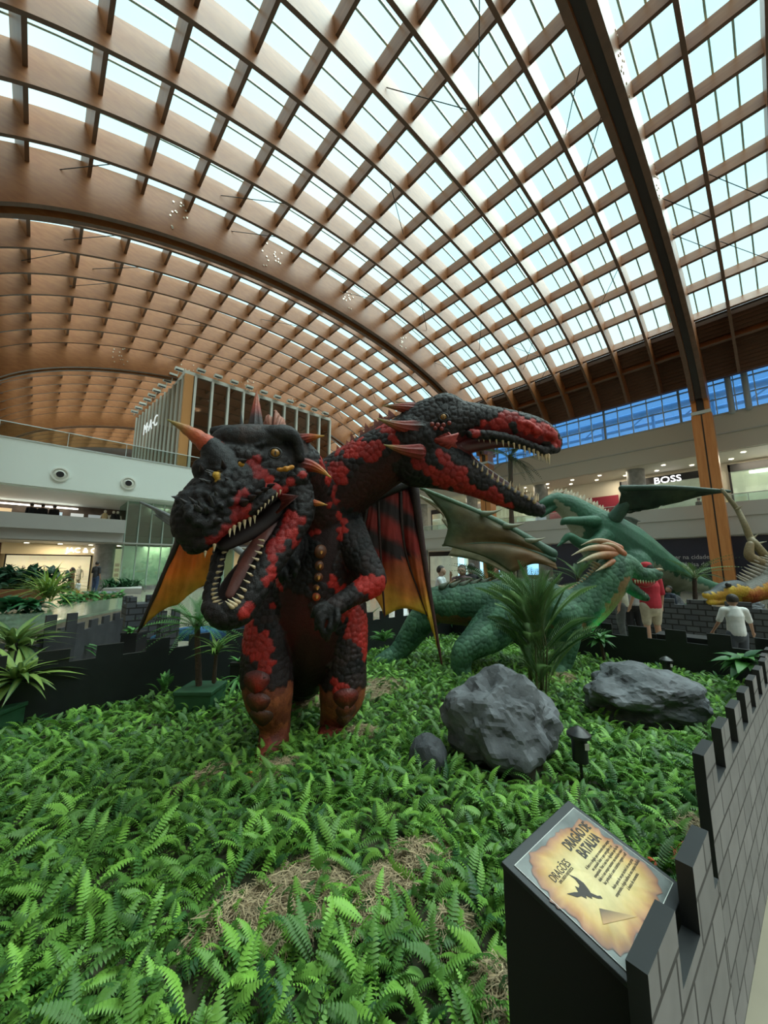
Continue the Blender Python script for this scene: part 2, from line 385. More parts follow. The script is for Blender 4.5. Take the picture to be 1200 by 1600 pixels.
# stone columns of the right building
for a, lab in ((-2, 'behind the seated guests, right of the timber column'), (6.9, 'left of the lit shop sign'), (14.6, 'above the tall green dragon snout'), (22.3, 'third from the lit shop sign'), (29.5, 'in the far corner')):
    for z0, z1, lv in ((4.8, 9.45, 'upper'), (0, 3.75, 'lower')):
        if a == 6.9 and lv == 'lower': continue
        o = MB().cyl((E0+1.5, a, z0), (E0+1.5, a, z1), .62, seg=28).build('stone_column', M_STONE, None, loc=(E0+1.5, a, z0))
        tag(o, 'round grey stone column on the %s level, %s' % (lv, lab), 'column', 'round stone columns of the shop galleries')
def rail(name, p, q, h, label, post=2.2):
    p, q = Vector(p), Vector(q); r = empty(name, p, label, 'railing'); d = q-p; n = max(1, int(d.length/post)); u = d.normalized(); w_ = Vector((-u.y, u.x, 0))*.008
    MB().obox((p+q)/2+Vector((0, 0, h/2)), d/2, w_, (0, 0, h/2)).build('glass_panel', M_RAIL, r, False)
    MB().tube([p+Vector((0, 0, h)), q+Vector((0, 0, h))], .03, 8).build('handrail', M_MULL, r)
    for i in range(n+1): MB().cyl(p+d*i/n, p+d*i/n+Vector((0, 0, h)), .02, seg=6).build('post', M_MULL, r)
    return r
rail('glass_railing', (E0+.15, -20, 5.9), (E0+.15, 30.5, 5.9), .55, 'glass railing along the upper shop gallery on the right')
# shops upper right
def shop(name, x, a0, a1, z0, z1, label, back, glow, sign=None, frame=True):
    r = empty(name, (x, (a0+a1)/2, z0), label, 'shop')
    MB().box(x+.0, x+.04, a0, a1, z0, z1).build('lit_interior', mat('lit_'+name+str(a0), back, .6, emit=(back, glow), noise_s=.8, noise_a=.25), r, False)
    if frame:
        mb = MB(); mb.box(x-.12, x-.02, a0, a1, z1-.55, z1); mb.box(x-.12, x-.02, a0, a0+.12, z0, z1).box(x-.12, x-.02, a1-.12, a1, z0, z1); mb.build('dark_frame', M_BLACKM, r, False)
        MB().box(x-.10, x-.07, a0+.1, a1-.1, z0, z1-.55).build('shop_glass', M_RAIL, r, False)
    return r
b = shop('fashion_shop', E0+3.9, 2.2, 8.6, 4.85, 9.1, 'upper level fashion shop with black fascia and white lit sign', (.55, .50, .38), .35)
text_part('BOSS', 'shop_sign', .72, (E0+3.76, 6.15, 8.5), (0, -1, 0), (0, 0, 1), mat('white_sign', (1, 1, 1), .5, emit=((1, 1, 1), 2.0)), b, .04, 1.75)
for i, a in enumerate((3.3, 4.4, 5.4, 6.5, 7.6)):
    MB().box(E0+3.3, E0+3.6, a-.35, a+.35, 4.9, 5.9+.3*(i % 2)).build('display_table', M_BLACKM if i % 2 else M_MULL, b, False)
b = shop('gallery_shop', E0+3.9, -6.5, 1.6, 4.85, 9.2, 'upper level shop with a pale wall and a light strip, right of the timber column', (.60, .56, .44), .4)
MB().box(E0+3.6, E0+3.7, -5, .5, 8.35, 8.5).build('light_strip', mat('strip', (1, 1, .9), emit=((1, .97, .85), 4)), b, False)
MB().box(E0+3.5, E0+3.56, -2.2, -.9, 5.0, 7.3).build('display_screen', mat('screen_blue', (.2, .5, .8), emit=((.25, .6, .95), 1.2)), b, False)
text_part('ORS', 'shop_sign', .6, (E0+3.7, -5.0, 7.3), (0, -1, 0), (0, 0, 1), mat('white_sign'), b, .03)
MB().box(E0+3.8, E0+3.92, 8.8, 15.5, 4.85, 8.0).build('red_wall_panel', mat('crimson', (.22, .01, .03), .6), None, False, loc=(E0+3.8, 12, 4.85)); tag(bpy.data.objects['red_wall_panel'], 'dark crimson wall panel on the upper gallery behind the tall green dragon', 'wall panel')
b = shop('upper_far_shop', E0+3.9, 16, 30, 4.85, 9.0, 'long warm lit shop front on the far part of the upper right gallery', (.65, .58, .42), .3)
hb = MB().box(E0+.6, E0+.7, -20, 13.6, 0, 3.68).build('hoarding', mat('navy_hoarding', (.022, .022, .045), .35, noise_s=.5, noise_a=.3), None, False, loc=(E0+1.2, 0, 0)); tag(hb, 'long dark navy hoarding with pale writing on the ground level at right', 'hoarding')
M_TXT = mat('grey_letter', (.60, .60, .64), .6)
text_part('viver na cidade', 'writing', .42, (E0+.59, 5.3, 2.22), (0, -1, 0), (0, 0, 1), M_TXT, hb, .005, 2.3)
text_part('seguir a brisa do mar', 'writing', .42, (E0+.59, 5.6, 1.72), (0, -1, 0), (0, 0, 1), M_TXT, hb, .005, 3.2)
for j in range(2): MB().box(E0+.58, E0+.6, 3.2, 5.4, 1.42-.16*j, 1.45-.16*j).build('writing', M_TXT, hb, False)
b = shop('screen_shop', E0+3.4, 13.9, 18.4, 0, 3.6, 'ground level shop with red lights and a blue screen behind the green dragons', (.10, .05, .035), .15)
MB().box(E0+3.2, E0+3.25, 15.0, 17.2, .9, 2.6).build('display_screen', mat('screen_blue'), b, False)
MB().box(E0+3.15, E0+3.2, 14.4, 18, 2.95, 3.2).build('red_light_band', mat('redband', (.6, .03, .02), emit=((.8, .05, .03), 1.5)), b, False)
mb = MB()
for c in ((0, 0, .2), (-.2, 0, -.05), (.2, 0, -.05)): mb.ball((E0+3.1, 14.6+c[0], 2.85+c[2]), .17)
mb.build('flower_emblem', mat('white_sign'), b)
b = shop('ground_far_shop', E0+3.9, 19, 30.5, 0, 3.6, 'brightly lit ground level shop far behind the wings', (.62, .58, .48), .4)
for a in (20.5, 22.5, 25): MB().box(E0+3.5, E0+3.6, a, a+.8, .6, 2.9).build('display_screen', mat('screen_pale', (.35, .65, .85), emit=((.4, .75, .95), 1.1)), b, False)
# --- left building / terrace across the hall
AL = 31.0
S('wall_back', MB().box(-12, E0-.02, AL, AL+.5, 6.63, 9.42).box(-12, E0, AL+.3, AL+8, 6.55, 6.7).box(-12, E0, AL+.4, 66, 8.3, 8.42), M_WHITE)
S('trim_3', MB().box(-12, E0, AL-.04, AL+.5, 9.40, 9.47), M_MULL)
S('trim_4', MB().box(-12, 4.3, AL+.1, AL+.5, 4.0, 4.93).box(-12, 4.3, AL+.35, AL+.7, 3.35, 4.0).box(-12, 4.3, AL+.6, AL+8, 3.9, 4.0).box(-12, E0+1, AL+.6, AL+6, 3.30, 3.4).box(4.3, E0, AL+2, AL+2.3, 4.0, 4.9), mat('grey_band', (.36, .36, .34), .6))
S('wall_back_upper', MB().box(-12, E0+5, AL+7.5, AL+7.7, 4, 6.6), mat('upper_shops', (.10, .07, .05), .6, noise_s=1.5, noise_a=.5))
S('wall_back_lower', MB().box(-12, E0+5, AL+5.5, AL+5.7, 0, 3.4), mat('lower_shops', (.50, .42, .28), .6))
rail('glass_railing', (-12, AL+.2, 9.45), (E0-.5, AL+.2, 9.45), 1.0, 'glass railing on top of the white terrace wall at left', 3)
for e_, n_ in ((.54, 'left'), (4.2, 'right')):
    r = empty('air_nozzle', (e_, AL, 7.55), 'round air nozzle on the white wall, %s of the two' % n_, 'air vent', 'air nozzles on the white terrace wall')
    mb = MB(); N_ = 28
    for i, (rr, yy) in enumerate(((.46, 0), (.46, .09), (.38, .10), (.36, .02), (.27, .05), (.2, .12))):
        mb.v += [(e_+rr*math.cos(2*PI*k/N_), AL-yy, 7.55+rr*math.sin(2*PI*k/N_)) for k in range(N_)]
    mb.c = [(1, 1, 1)]*len(mb.v)
    for i in range(5):
        for k in range(N_): mb.f.append((i*N_+k, i*N_+(k+1) % N_, (i+1)*N_+(k+1) % N_, (i+1)*N_+k)); mb.mi.append(0)
    mb.build('ring', mat('nozzle_white', (.70, .72, .66), .5), r)
    MB().cyl((e_, AL-.115, 7.55), (e_, AL-.05, 7.55), .205, seg=24).build('dark_opening', M_BLACKM, r)
# glass box pavilion on the terrace
gx0, gx1, gy0, gy1, gz0, gz1 = 7.5, 21.9, 31.95, 46.0, 8.42, 17.6
gb = empty('glass_pavilion', (gx0, gy0, gz0), 'tall glass pavilion standing on the terrace, with a copper corner post', 'pavilion')
M_GLD = glass('pavilion_glass', (.34, .30, .26), .5, .02, (.75, .62, .5)); M_FIN = mat('pale_fin', (.60, .62, .57), .4)
MB().box(gx0, gx1, gy0, gy0+.05, gz0, gz1).build('front_glass', glass('pavilion_front', (.30, .27, .24), .25, .02, (.8, .7, .6)), gb, False)
MB().add([(gx0, gy0, gz0), (6.3, gy1, gz0), (6.3, gy1, gz1), (gx0, gy0, gz1)], [(0, 1, 2, 3)]).build('side_glass', M_GLD, gb, False)
MB().box(gx0, gx1, gy1, gy1+.1, gz0, gz1).build('back_wall', mat('pavilion_inside', (.06, .045, .035), .7), gb, False)
MB().box(gx0-.15, gx1+.1, gy0-.1, gy1, gz1, gz1+.3).build('roof_edge', M_FIN, gb, False)
MB().box(gx0-.1, gx0+.55, gy0-.12, gy0+.25, gz0, gz1).build('corner_post', mat('copper_post', (.55, .27, .10), .3), gb, False)
for i in range(11):
    x = gx0+.7+i*1.37; MB().box(x-.09, x+.09, gy0-.22, gy0, gz0, gz1).build('glass_fin', M_FIN, gb, False)
for i in range(13):
    f_ = (i+.5)/13; x = gx0+(6.3-gx0)*f_; y = gy0+(gy1-gy0)*f_; MB().box(x-.14, x, y-.05, y+.05, gz0, gz1).build('glass_fin', M_FIN, gb, False)
for z in (11.5,): MB().box(gx0, gx1, gy0+.3, gy0+.4, z, z+.12).build('inner_floor_edge', mat('pale_fin'), gb, False)
text_part('M·A·C', 'shop_sign', 1.5, (6.35, 41.3, 14.5), (.085, -1, 0), (0, 0, 1), mat('sign_grey_white', (.8, .82, .82), .5, emit=((.9, .95, .95), .35)), gb, .03, 4.0)
for i in range(20):
    if i < 10: x = gx0+1.0+i*1.4; loc = (x, gy0-.35, gz1+.55); n_ = 'front'
    else: f_ = (i-9.5)/10; loc = (gx0+(6.3-gx0)*f_-.35, gy0+(gy1-gy0)*f_, gz1+.55); n_ = 'side'
    c = Vector(loc)
    if i in (0, 10):
        r0 = empty('floodlight', c); MB().obox(c, (.32, 0, 0), (0, .2, 0), (0, 0, .09)).build('lamp_body', M_FIN, r0, False)
        MB().obox(c+Vector((0, -.06, -.10)), (.27, 0, 0), (0, .12, 0), (0, 0, .015)).build('lens', M_BLACKM, r0, False)
        MB().cyl(c+Vector((0, .3, -.4)), c, .03, seg=6).build('bracket', M_FIN, r0)
        r = r0
    else: r = copy_tree(r0, c)
    tag(r, 'small floodlight on the %s top edge of the glass pavilion, number %s from the corner' % (n_, ('one', 'two', 'three', 'four', 'five', 'six', 'seven', 'eight', 'nine', 'ten')[i % 10]), 'floodlight', 'floodlights along the %s edge of the glass pavilion' % n_)
# terrace far end
S('wall_far', MB().box(-12, 44, 66, 66.3, 0, 21), mat('dark_far', (.05, .035, .03), .5))
S('wall_left', MB().box(-9, -8.7, -24, AL, 0, 12).box(-9.2, -8.9, -24, 66, 12, 15), M_BEIGE)
S('wall_front', MB().box(-12, 44, -23, -22.7, 0, 16), M_BEIGE)
# L1 glass shop corner
g2 = empty('glass_shop', (4.5, 32.5, 0), 'two storey green glass shop corner under the white terrace', 'shop')
MB().box(4.5, 12.5, 32.5, 32.55, .3, 6.5).build('front_glass', glass('green_glass', (.55, .72, .64), .22, .03), g2, False)
MB().box(4.5, 4.55, 32.5, 36, .3, 6.5).build('side_glass', glass('green_glass', (.5, .7, .62)), g2, False)
MB().box(4.4, 12.5, 32.4, 36, 0, .3).build('plinth', M_STONE, g2, False)
MB().box(4.5, 12.5, 32.6, 36, 3.3, 3.9).build('floor_band', M_GREYW, g2, False)
MB().box(4.7, 12.5, 34.6, 34.7, 3.9, 6.5).build('curtain', mat('grey_curtain', (.30, .34, .32), .8, noise_s=3, noise_a=.3), g2, False)
MB().box(4.7, 12.5, 34.6, 34.7, .3, 3.3).build('lit_interior', mat('lit_green', (.45, .55, .45), .6, emit=((.5, .62, .5), .35), noise_s=1.5, noise_a=.4), g2, False)
for i in range(11): MB().box(4.5+i*.8-.03, 4.5+i*.8+.03, 32.3, 32.5, .3, 6.5).build('glass_fin', mat('fin_green', (.45, .58, .52), .3), g2, False)
MB().box(7.6, 8.8, 32.62, 32.66, .5, 3.2).build('white_poster', mat('poster_white', (.75, .76, .76), .6), g2, False)
# ground shops left
def shopL(name, e0, e1, z0, z1, label, back, glow, y=AL+5.3, fr=True):
    r = empty(name, ((e0+e1)/2, y, z0), label, 'shop')
    MB().box(e0, e1, y, y+.04, z0, z1).build('lit_interior', mat('litL_'+name+str(e0), back, .6, emit=(back, glow), noise_s=1.2, noise_a=.3), r, False)
    if fr:
        MB().box(e0, e0+.08, y-.3, y-.2, z0, z1).box(e1-.08, e1, y-.3, y-.2, z0, z1).box(e0, e1, y-.3, y-.2, z1-.08, z1).build('dark_frame', M_BLACKM, r, False)
    return r
b = shopL('cream_shop', -1.6, 3.1, 0, 2.55, 'cream lit shop window with mannequins on the ground level at left', (.75, .68, .45), .5)
S('trim_5', MB().box(-1.8, 3.3, AL+4.4, AL+5.4, 2.55, 3.35), mat('shop_fascia', (.68, .58, .38), .6))
text_part('JAC & OP', 'shop_sign', .5, (1.5, AL+4.34, 2.72), (1, 0, 0), (0, 0, 1), mat('white_sign'), b, .02)
b = shopL('dark_shop', -9, -1.9, 0, 3.3, 'dark shop entrance with tall cream panels at the far left', (.10, .04, .03), .3)
for x in (-4.6, -3.3, -2.6): MB().box(x, x+.55, AL+4.6, AL+4.8, 0, 2.9).build('cream_panel', mat('shop_fascia'), b, False)
MB().box(-4.0, -3.4, AL+4.9, AL+4.95, .3, 2.4).build('red_display', mat('red_display', (.5, .03, .02), emit=((.6, .03, .02), .6)), b, False)
b = shopL('bright_shop', 3.9, 7.4, 0, 3.2, 'bright shop with shelves and hanging greenery beside the stone column', (.62, .55, .36), .5)
for z in (.9, 1.3, 1.7): MB().box(4.6, 6.4, AL+5.1, AL+5.2, z, z+.25).build('shelf_goods', mat('shelf_goods', (.25, .12, .06), .7, noise_s=9, noise_a=.9), b, False)
MB().box(6.4, 7.2, AL+5.0, AL+5.1, .9, 1.7).build('red_display', mat('red_display'), b, False)
o = MB().cyl((3.55, AL+2.3, 0), (3.55, AL+2.3, 3.3), .62, seg=28).build('stone_column', M_STONE, None, loc=(3.55, AL+2.3, 0)); tag(o, 'round grey stone column on the ground level left, behind the man in jeans', 'column', 'round stone columns of the shop galleries')
# counter band of the upper left gallery
b = empty('gallery_counter', (-3, AL+6, 4), 'long wooden counter with lit displays on the upper left gallery', 'counter')
MB().box(-9, 4.2, AL+5, AL+5.6, 4, 4.95).build('counter', mat('counter_wood', (.28, .13, .05), .5), b, False)
for i, (x, c) in enumerate(((-6, (.9, .7, .4)), (-4, (.8, .6, .3)), (-2.5, (.8, .6, .35)), (-.9, (.4, .5, .55)), (.3, (.5, .65, .75)), (1.6, (.55, .6, .6)), (2.7, (.3, .35, .36)))):
    MB().box(x, x+.8, AL+6.9, AL+7.0, 4.6+.2*(i % 2), 5.9).build('lit_display', mat('disp%d' % i, c, .6, emit=(c, .5)), b, False)
MB().box(-9, 2, AL+6.8, AL+6.9, 6.2, 6.3).build('light_strip', mat('strip'), b, False)

# mall downlights (lamps set into soffits)
M_DL = mat('downlight_glow', (1, 1, 1), emit=((1, .9, .7), 6)); dl0 = None
def downlight(p, label, grp, en=0):
    global dl0
    if dl0 is None:
        dl0 = empty('downlight', p); MB().cyl(Vector(p), Vector(p)-Vector((0, 0, .03)), .13, seg=16).build('glowing_lens', M_DL, dl0)
        MB().cyl(Vector(p), Vector(p)-Vector((0, 0, .02)), .17, seg=16).build('trim_ring', M_WHITE, dl0); r = dl0
    else: r = copy_tree(dl0, p)
    return tag(r, label, 'downlight', grp)
for i in range(15):
    for j in range(2): downlight((E0+1.2+1.6*j, -6+2.2*i+.7*j, 9.4), 'small round downlight in the ceiling of the upper right gallery', 'downlights of the upper right gallery')
for i in range(8): downlight((-4+1.7*i, AL+3.4, 3.28), 'small warm downlight under the left gallery soffit', 'downlights under the left gallery')
for a in (-8, 0, 8, 16, 24):  # broad area fill, added to carry the light of the downlights
    lamp('AREA', 'gallery_lamp', (E0+2.2, a, 9.35), 130, (1, .88, .66), 2.0, (0, 0, 0)); lamp('AREA', 'ground_lamp', (E0+2.6, a, 3.6), 60, (1, .9, .7), 1.5)
for e_ in (-5, 1, 7, 14, 22, 28): lamp('AREA', 'left_shop_lamp', (e_, AL+3, 3.25), 80, (1, .85, .6), 1.5); lamp('AREA', 'left_gallery_lamp', (e_, AL+4, 6.5), 50, (1, .85, .65), 1.5)
for e_ in (10, 17): lamp('AREA', 'pavilion_lamp', (e_, 38, 17.3), 150, (1, .9, .75), 1.0)
# ================================================================== CREATURE TOOLS
def v3(p): return P(*p[:3])
def limb(mb, pts, name=None, log=None, n=6, seg=18, flat=1.0, V=FWD):
    """pts: (px, py, distance, radius_px[, flat])"""
    W = []
    for p in pts:
        q = v3(p); fl = p[4] if len(p) > 4 else flat; W.append((q.x, q.y, q.z, PR(p[3], p[2]), fl))
    C = catmull(W, n); pp = [Vector(c[:3]) for c in C]; rr = [max(.004, c[3]) for c in C]; ff = [c[4] for c in C]
    mb.tube(pp, rr, seg, ff, V=V)
    if log is not None:
        for i, c in enumerate(C): log.append((pp[i], name, i/(len(C)-1), rr[i]))
    return pp, rr
def fuse(mb, voxel, smooth=4):
    me = bpy.data.meshes.new('t'); me.from_pydata(mb.v, [], mb.f); o = bpy.data.objects.new('t', me); COL.objects.link(o)
    bm = bmesh.new(); bm.from_mesh(me); bmesh.ops.recalc_face_normals(bm, faces=bm.faces); bm.to_mesh(me); bm.free()
    r = o.modifiers.new('r', 'REMESH'); r.mode = 'VOXEL'; r.voxel_size = voxel; r.use_smooth_shade = True
    if smooth: sm = o.modifiers.new('s', 'SMOOTH'); sm.factor = .5; sm.iterations = smooth
    dg = bpy.context.evaluated_depsgraph_get(); dg.update(); out = bpy.data.meshes.new_from_object(o.evaluated_get(dg))
    bpy.data.objects.remove(o); return out
def put(me, name, m, parent, smooth=True):
    off = np.array(parent.location if parent is not None else (0, 0, 0)); n = len(me.vertices)
    co = np.empty(n*3, np.float32); me.vertices.foreach_get('co', co); me.vertices.foreach_set('co', (co.reshape(-1, 3)-off).astype(np.float32).ravel())
    me.materials.clear(); me.materials.append(m); me.polygons.foreach_set('use_smooth', [smooth]*len(me.polygons)); me.update()
    o = bpy.data.objects.new(name, me); COL.objects.link(o)
    if parent is not None: o.parent = parent
    return o
def scalify(me, size, amp, paint, log, stretch=None):
    """raised overlapping scales; paint(co, normal, limb, t) -> rgb, height, size factor"""
    n = len(me.vertices); co = np.empty(n*3, np.float32); me.vertices.foreach_get('co', co); co = co.reshape(-1, 3)
    no = np.empty(n*3, np.float32); me.vertex_normals.foreach_get('vector', no); no = no.reshape(-1, 3)
    BALLS = [l for l in log if l[1] in ('bumpL', 'noseR', 'wartL')]; LIMBS = [l for l in log if l[1] not in ('bumpL', 'noseR', 'wartL')]
    lk = kdtree.KDTree(len(LIMBS)); bk = kdtree.KDTree(max(1, len(BALLS)))
    for i, l in enumerate(LIMBS): lk.insert(l[0], i)
    for i, l in enumerate(BALLS): bk.insert(l[0], i)
    lk.balance(); bk.balance()
    def find(c):
        if BALLS:
            _, i, d = bk.find(c)
            if i is not None and d < BALLS[i][3]*1.25+.002: return BALLS[i]
        return min(((d/LIMBS[i][3], i) for _, i, d in lk.find_n(c, min(10, len(LIMBS)))))[1]
    order = rng.permutation(n); grid = {}; cen = []; s2 = size*size
    for i in order:
        c = co[i]; g = (int(c[0]//size), int(c[1]//size), int(c[2]//size)); ok = True
        for a in (-1, 0, 1):
            for b in (-1, 0, 1):
                for d in (-1, 0, 1):
                    for j in grid.get((g[0]+a, g[1]+b, g[2]+d), ()):
                        q = co[j]
                        if (q[0]-c[0])**2+(q[1]-c[1])**2+(q[2]-c[2])**2 < s2: ok = False; break
                    if not ok: break
                if not ok: break
            if not ok: break
        if ok: grid.setdefault(g, []).append(i); cen.append(i)
    kd = kdtree.KDTree(len(cen)); info = []
    for k, i in enumerate(cen):
        kd.insert(co[i], k); l = find(Vector(co[i])); l = LIMBS[l] if isinstance(l, int) else l
        info.append(paint(Vector(co[i]), Vector(no[i]), l[1], l[2]))
    kd.balance(); cols = np.zeros((n, 3), np.float32); disp = np.zeros(n, np.float32)
    for i in range(n):
        r = kd.find_n(co[i], 2); k = r[0][1]; gap = (r[1][2]-r[0][2])/size; h = min(1, gap*2.5); h = 1-(1-h)**2
        rgb, hh = info[k]; cols[i] = rgb; disp[i] = h*amp*hh
        if h < .4:
            r2 = info[r[1][1]][0]; w_ = .5*(1-h/.4); cols[i] = cols[i]*(1-w_)+np.array(r2)*w_
    co2 = co+no*disp[:, None]; me.vertices.foreach_set('co', co2.ravel()); setcol(me, cols); me.update(); return me
def near(co, blobs):                                # blobs: (A, B, radius) capsules
    best = 9
    for A, B, r in blobs:
        d = B-A; L = d.length_squared; t = max(0, min(1, (co-A).dot(d)/L)) if L else 0
        v_ = co-(A+d*t); k_ = v_.dot(FWD); v_ = v_-FWD*(k_*.75); best = min(best, v_.length/r)
    return best
def lerp(a, b, t): t = max(0, min(1, t)); return tuple(x*(1-t)+y*t for x, y in zip(a, b))
def horn(name, base, tip, r, parent, cols, m, bend=(0, 0, 0), n=14, seg=16, ridges=0, flute=0, tip_r=.06):
    """curved tapering horn; cols: colours from base to tip (baked paint)"""
    base, tip, bend = Vector(base), Vector(tip), Vector(bend); mb = MB(); pts = []; rr = []; cc = []
    for i in range(n+1):
        t = i/n; pts.append(base.lerp(tip, t)+bend*(math.sin(PI*t))); q = 1-t
        rr.append(max(r*(q**.85)*(1+(.07*math.sin(t*ridges*2*PI) if ridges else 0)), r*tip_r))
        k = t*(len(cols)-1); j = min(int(k), len(cols)-2); cc.append(lerp(cols[j], cols[j+1], k-j))
    mb.tube(pts, rr, seg, 1.0, cols=cc)
    if flute:
        for i, v in enumerate(mb.v):
            k = i % seg
            if k % 2: 
                j = min(range(len(pts)), key=lambda q: (Vector(v)-pts[q]).length); mb.v[i] = tuple(pts[j].lerp(Vector(v), 1-flute))
    return mb.build(name, m, parent, True, colors=True, angle=60)
M_HIDE = mat('rubber_hide', (.5, .5, .5), .52, attr='Col', noise_s=60, noise_a=.22, bump=.35, bump_s=120, spec=.3)
M_HORN = mat('painted_horn', (.5, .5, .5), .5, attr='Col', noise_s=25, noise_a=.2, bump=.3, bump_s=60)
M_TOOTH = mat('ivory_tooth', (.62, .50, .33), .4, noise_s=30, noise_a=.2)
M_MEMB = mat('wing_membrane', (.5, .5, .5), .55, attr='Col', noise_s=6, noise_a=.25, bump=.3, bump_s=10, transl=.3)
def membrane(name, fingers, parent, colf, m, nu=22, nv=10, scallop=.18, thick=.012, billow=.0, outward=FWD):
    """fingers: list of 3d polylines root->tip. surface spans successive fingers."""
    Fp = []
    for f in fingers:
        c = [Vector(q) for q in catmull([tuple(p) for p in f], 8)]
        L = [0]
        for i in range(1, len(c)): L.append(L[-1]+(c[i]-c[i-1]).length)
        def at(u, c=c, L=L):
            x = u*L[-1]; i = 0
            while i < len(L)-2 and L[i+1] < x: i += 1
            return c[i].lerp(c[i+1], (x-L[i])/(L[i+1]-L[i]+1e-9))
        Fp.append(at)
    mb = MB(); vs = []; cs = []; ncol = (len(Fp)-1)*nv+1
    for j in range(ncol):
        k = min(j//nv, len(Fp)-2); v = j/nv-k; sc = 1-scallop*math.sin(PI*v)
        for i in range(nu+1):
            u = i/nu*sc; p = Fp[k](u).lerp(Fp[k+1](u), v)+outward*(billow*math.sin(PI*v)*math.sin(PI*min(1, i/nu)))
            p += outward*.006*math.sin(j*1.7+i*.5); vs.append(p); cs.append(colf(j/(ncol-1), i/nu, p))
    mb.add(vs, [(j*(nu+1)+i, j*(nu+1)+i+1, (j+1)*(nu+1)+i+1, (j+1)*(nu+1)+i) for j in range(ncol-1) for i in range(nu)], 0, cs)
    o = mb.build(name, m, parent, True, colors=True, angle=180); s = o.modifiers.new('s', 'SOLIDIFY'); s.thickness = thick; return o
def spar(name, pts, r0, r1, parent, cols, m=None, seg=10):
    C = catmull([tuple(p) for p in pts], 6); n = len(C); mb = MB()
    mb.tube([Vector(c) for c in C], [r0+(r1-r0)*i/(n-1) for i in range(n)], seg, cols=[lerp(cols[0], cols[1], i/(n-1)) for i in range(n)])
    return mb.build(name, m or M_HORN, parent, True, colors=True)
BK = (.0055, .005, .005); RD = (.40, .022, .016); DR = (.085, .010, .008); OR = (.48, .11, .015); YE = (.58, .36, .05)

# ================================================================== RED TWO-HEADED DRAGON
drag = empty('two_headed_dragon', G(470, 1160), 'huge red and black two-headed dragon with open jaws standing in the ferns', 'dragon statue')
log = []; mb = MB()
L = lambda pts, nm, **k: limb(mb, pts, nm, log, **k)
L([(520, 800, 3.72, 46), (514, 835, 3.70, 54), (502, 880, 3.70, 60), (490, 930, 3.72, 64), (484, 980, 3.75, 60), (478, 1025, 3.8, 48), (472, 1060, 3.9, 30)], 'torso', flat=.85)
L([(474, 1040, 4.0, 34), (472, 1058, 4.4, 32), (470, 1040, 5.0, 26), (500, 1020, 5.6, 16), (540, 1000, 5.8, 8)], 'tail')
# legs
L([(436, 930, 3.75, 34), (424, 985, 3.62, 37), (418, 1045, 3.50, 37), (421, 1090, 3.45, 34), (429, 1130, 3.50, 22), (428, 1160, 3.48, 21)], 'legL')
L([(428, 1160, 3.48, 20), (420, 1176, 3.38, 19), (412, 1186, 3.28, 13)], 'footL')
L([(532, 925, 3.9, 36), (537, 985, 3.85, 35), (537, 1040, 3.78, 32), (534, 1085, 3.76, 33), (523, 1120, 3.85, 21), (520, 1146, 3.88, 20)], 'legR')
L([(520, 1146, 3.88, 19), (516, 1150, 3.75, 18), (512, 1160, 3.62, 12)], 'footR')
# neck and head of the right (profile) head
L([(512, 815, 3.75, 48), (522, 775, 3.70, 52), (566, 738, 3.62, 50), (612, 710, 3.52, 47), (652, 692, 3.45, 50)], 'neckR')
L([(650, 690, 3.44, 50), (674, 668, 3.40, 46), (700, 662, 3.38, 42), (735, 659, 3.36, 30), (785, 664, 3.34, 25, .9), (830, 675, 3.32, 24, .9), (856, 687, 3.31, 20), (864, 692, 3.31, 14)], 'snoutR', flat=.8)
L([(650, 720, 3.42, 42), (690, 728, 3.40, 37), (725, 742, 3.38, 30), (762, 762, 3.36, 20), (800, 779, 3.34, 16), (832, 793, 3.33, 12), (843, 797, 3.33, 9)], 'jawR', flat=.8)
L([(672, 640, 3.30, 14), (697, 631, 3.29, 14), (724, 641, 3.29, 9)], 'browR'); L([(672, 640, 3.50, 14), (697, 629, 3.50, 14), (724, 639, 3.50, 9)], 'browR')
L([(735, 678, 3.20, 6), (790, 684, 3.22, 6), (850, 706, 3.22, 6)], 'lipR'); L([(850, 704, 3.24, 6), (868, 700, 3.30, 7), (860, 700, 3.38, 5)], 'lipR')
for i in range(15):
    a = random.random(); x = 812+a*56; y = 658+a*18+random.uniform(-6, 9); p = P(x, y, 3.32-.14+random.uniform(0, .08)); mb.ball(p, PR(3.5+i % 4, 3.3)); log.append((p, 'noseR', 0, PR(3.5+i % 4, 3.3)))
# neck and head of the left head (coming toward the viewer)
L([(508, 815, 3.68, 46), (488, 780, 3.50, 44), (474, 752, 3.30, 42), (458, 728, 3.08, 44)], 'neckL')
L([(452, 716, 3.02, 46), (425, 716, 2.90, 50), (392, 738, 2.76, 50), (352, 772, 2.60, 50), (318, 802, 2.48, 44), (304, 828, 2.44, 33), (304, 850, 2.44, 16)], 'snoutL', flat=.8)
L([(344, 704, 2.72, 20), (358, 693, 2.75, 25), (388, 692, 2.76, 28), (425, 690, 2.80, 25)], 'browL', flat=1.3)
L([(334, 674, 2.74, 7), (350, 676, 2.76, 12), (380, 682, 2.78, 17)], 'browL')
L([(348, 704, 2.64, 14), (370, 714, 2.62, 18), (400, 718, 2.64, 16)], 'snoutL', flat=1.0)
for q_ in range(6):
    L([(345+q_*3, 694-q_*4.2, 2.62+q_*.02, 2.2), (372+q_*6, 700-q_*5, 2.615+q_*.012, 2.8), (412+q_*5, 694-q_*4.5, 2.63+q_*.015, 2)], 'browL', seg=8)
L([(405, 682, 2.72, 14), (430, 677, 2.70, 13), (452, 678, 2.74, 12), (464, 694, 2.80, 9), (468, 716, 2.84, 8)], 'browL')
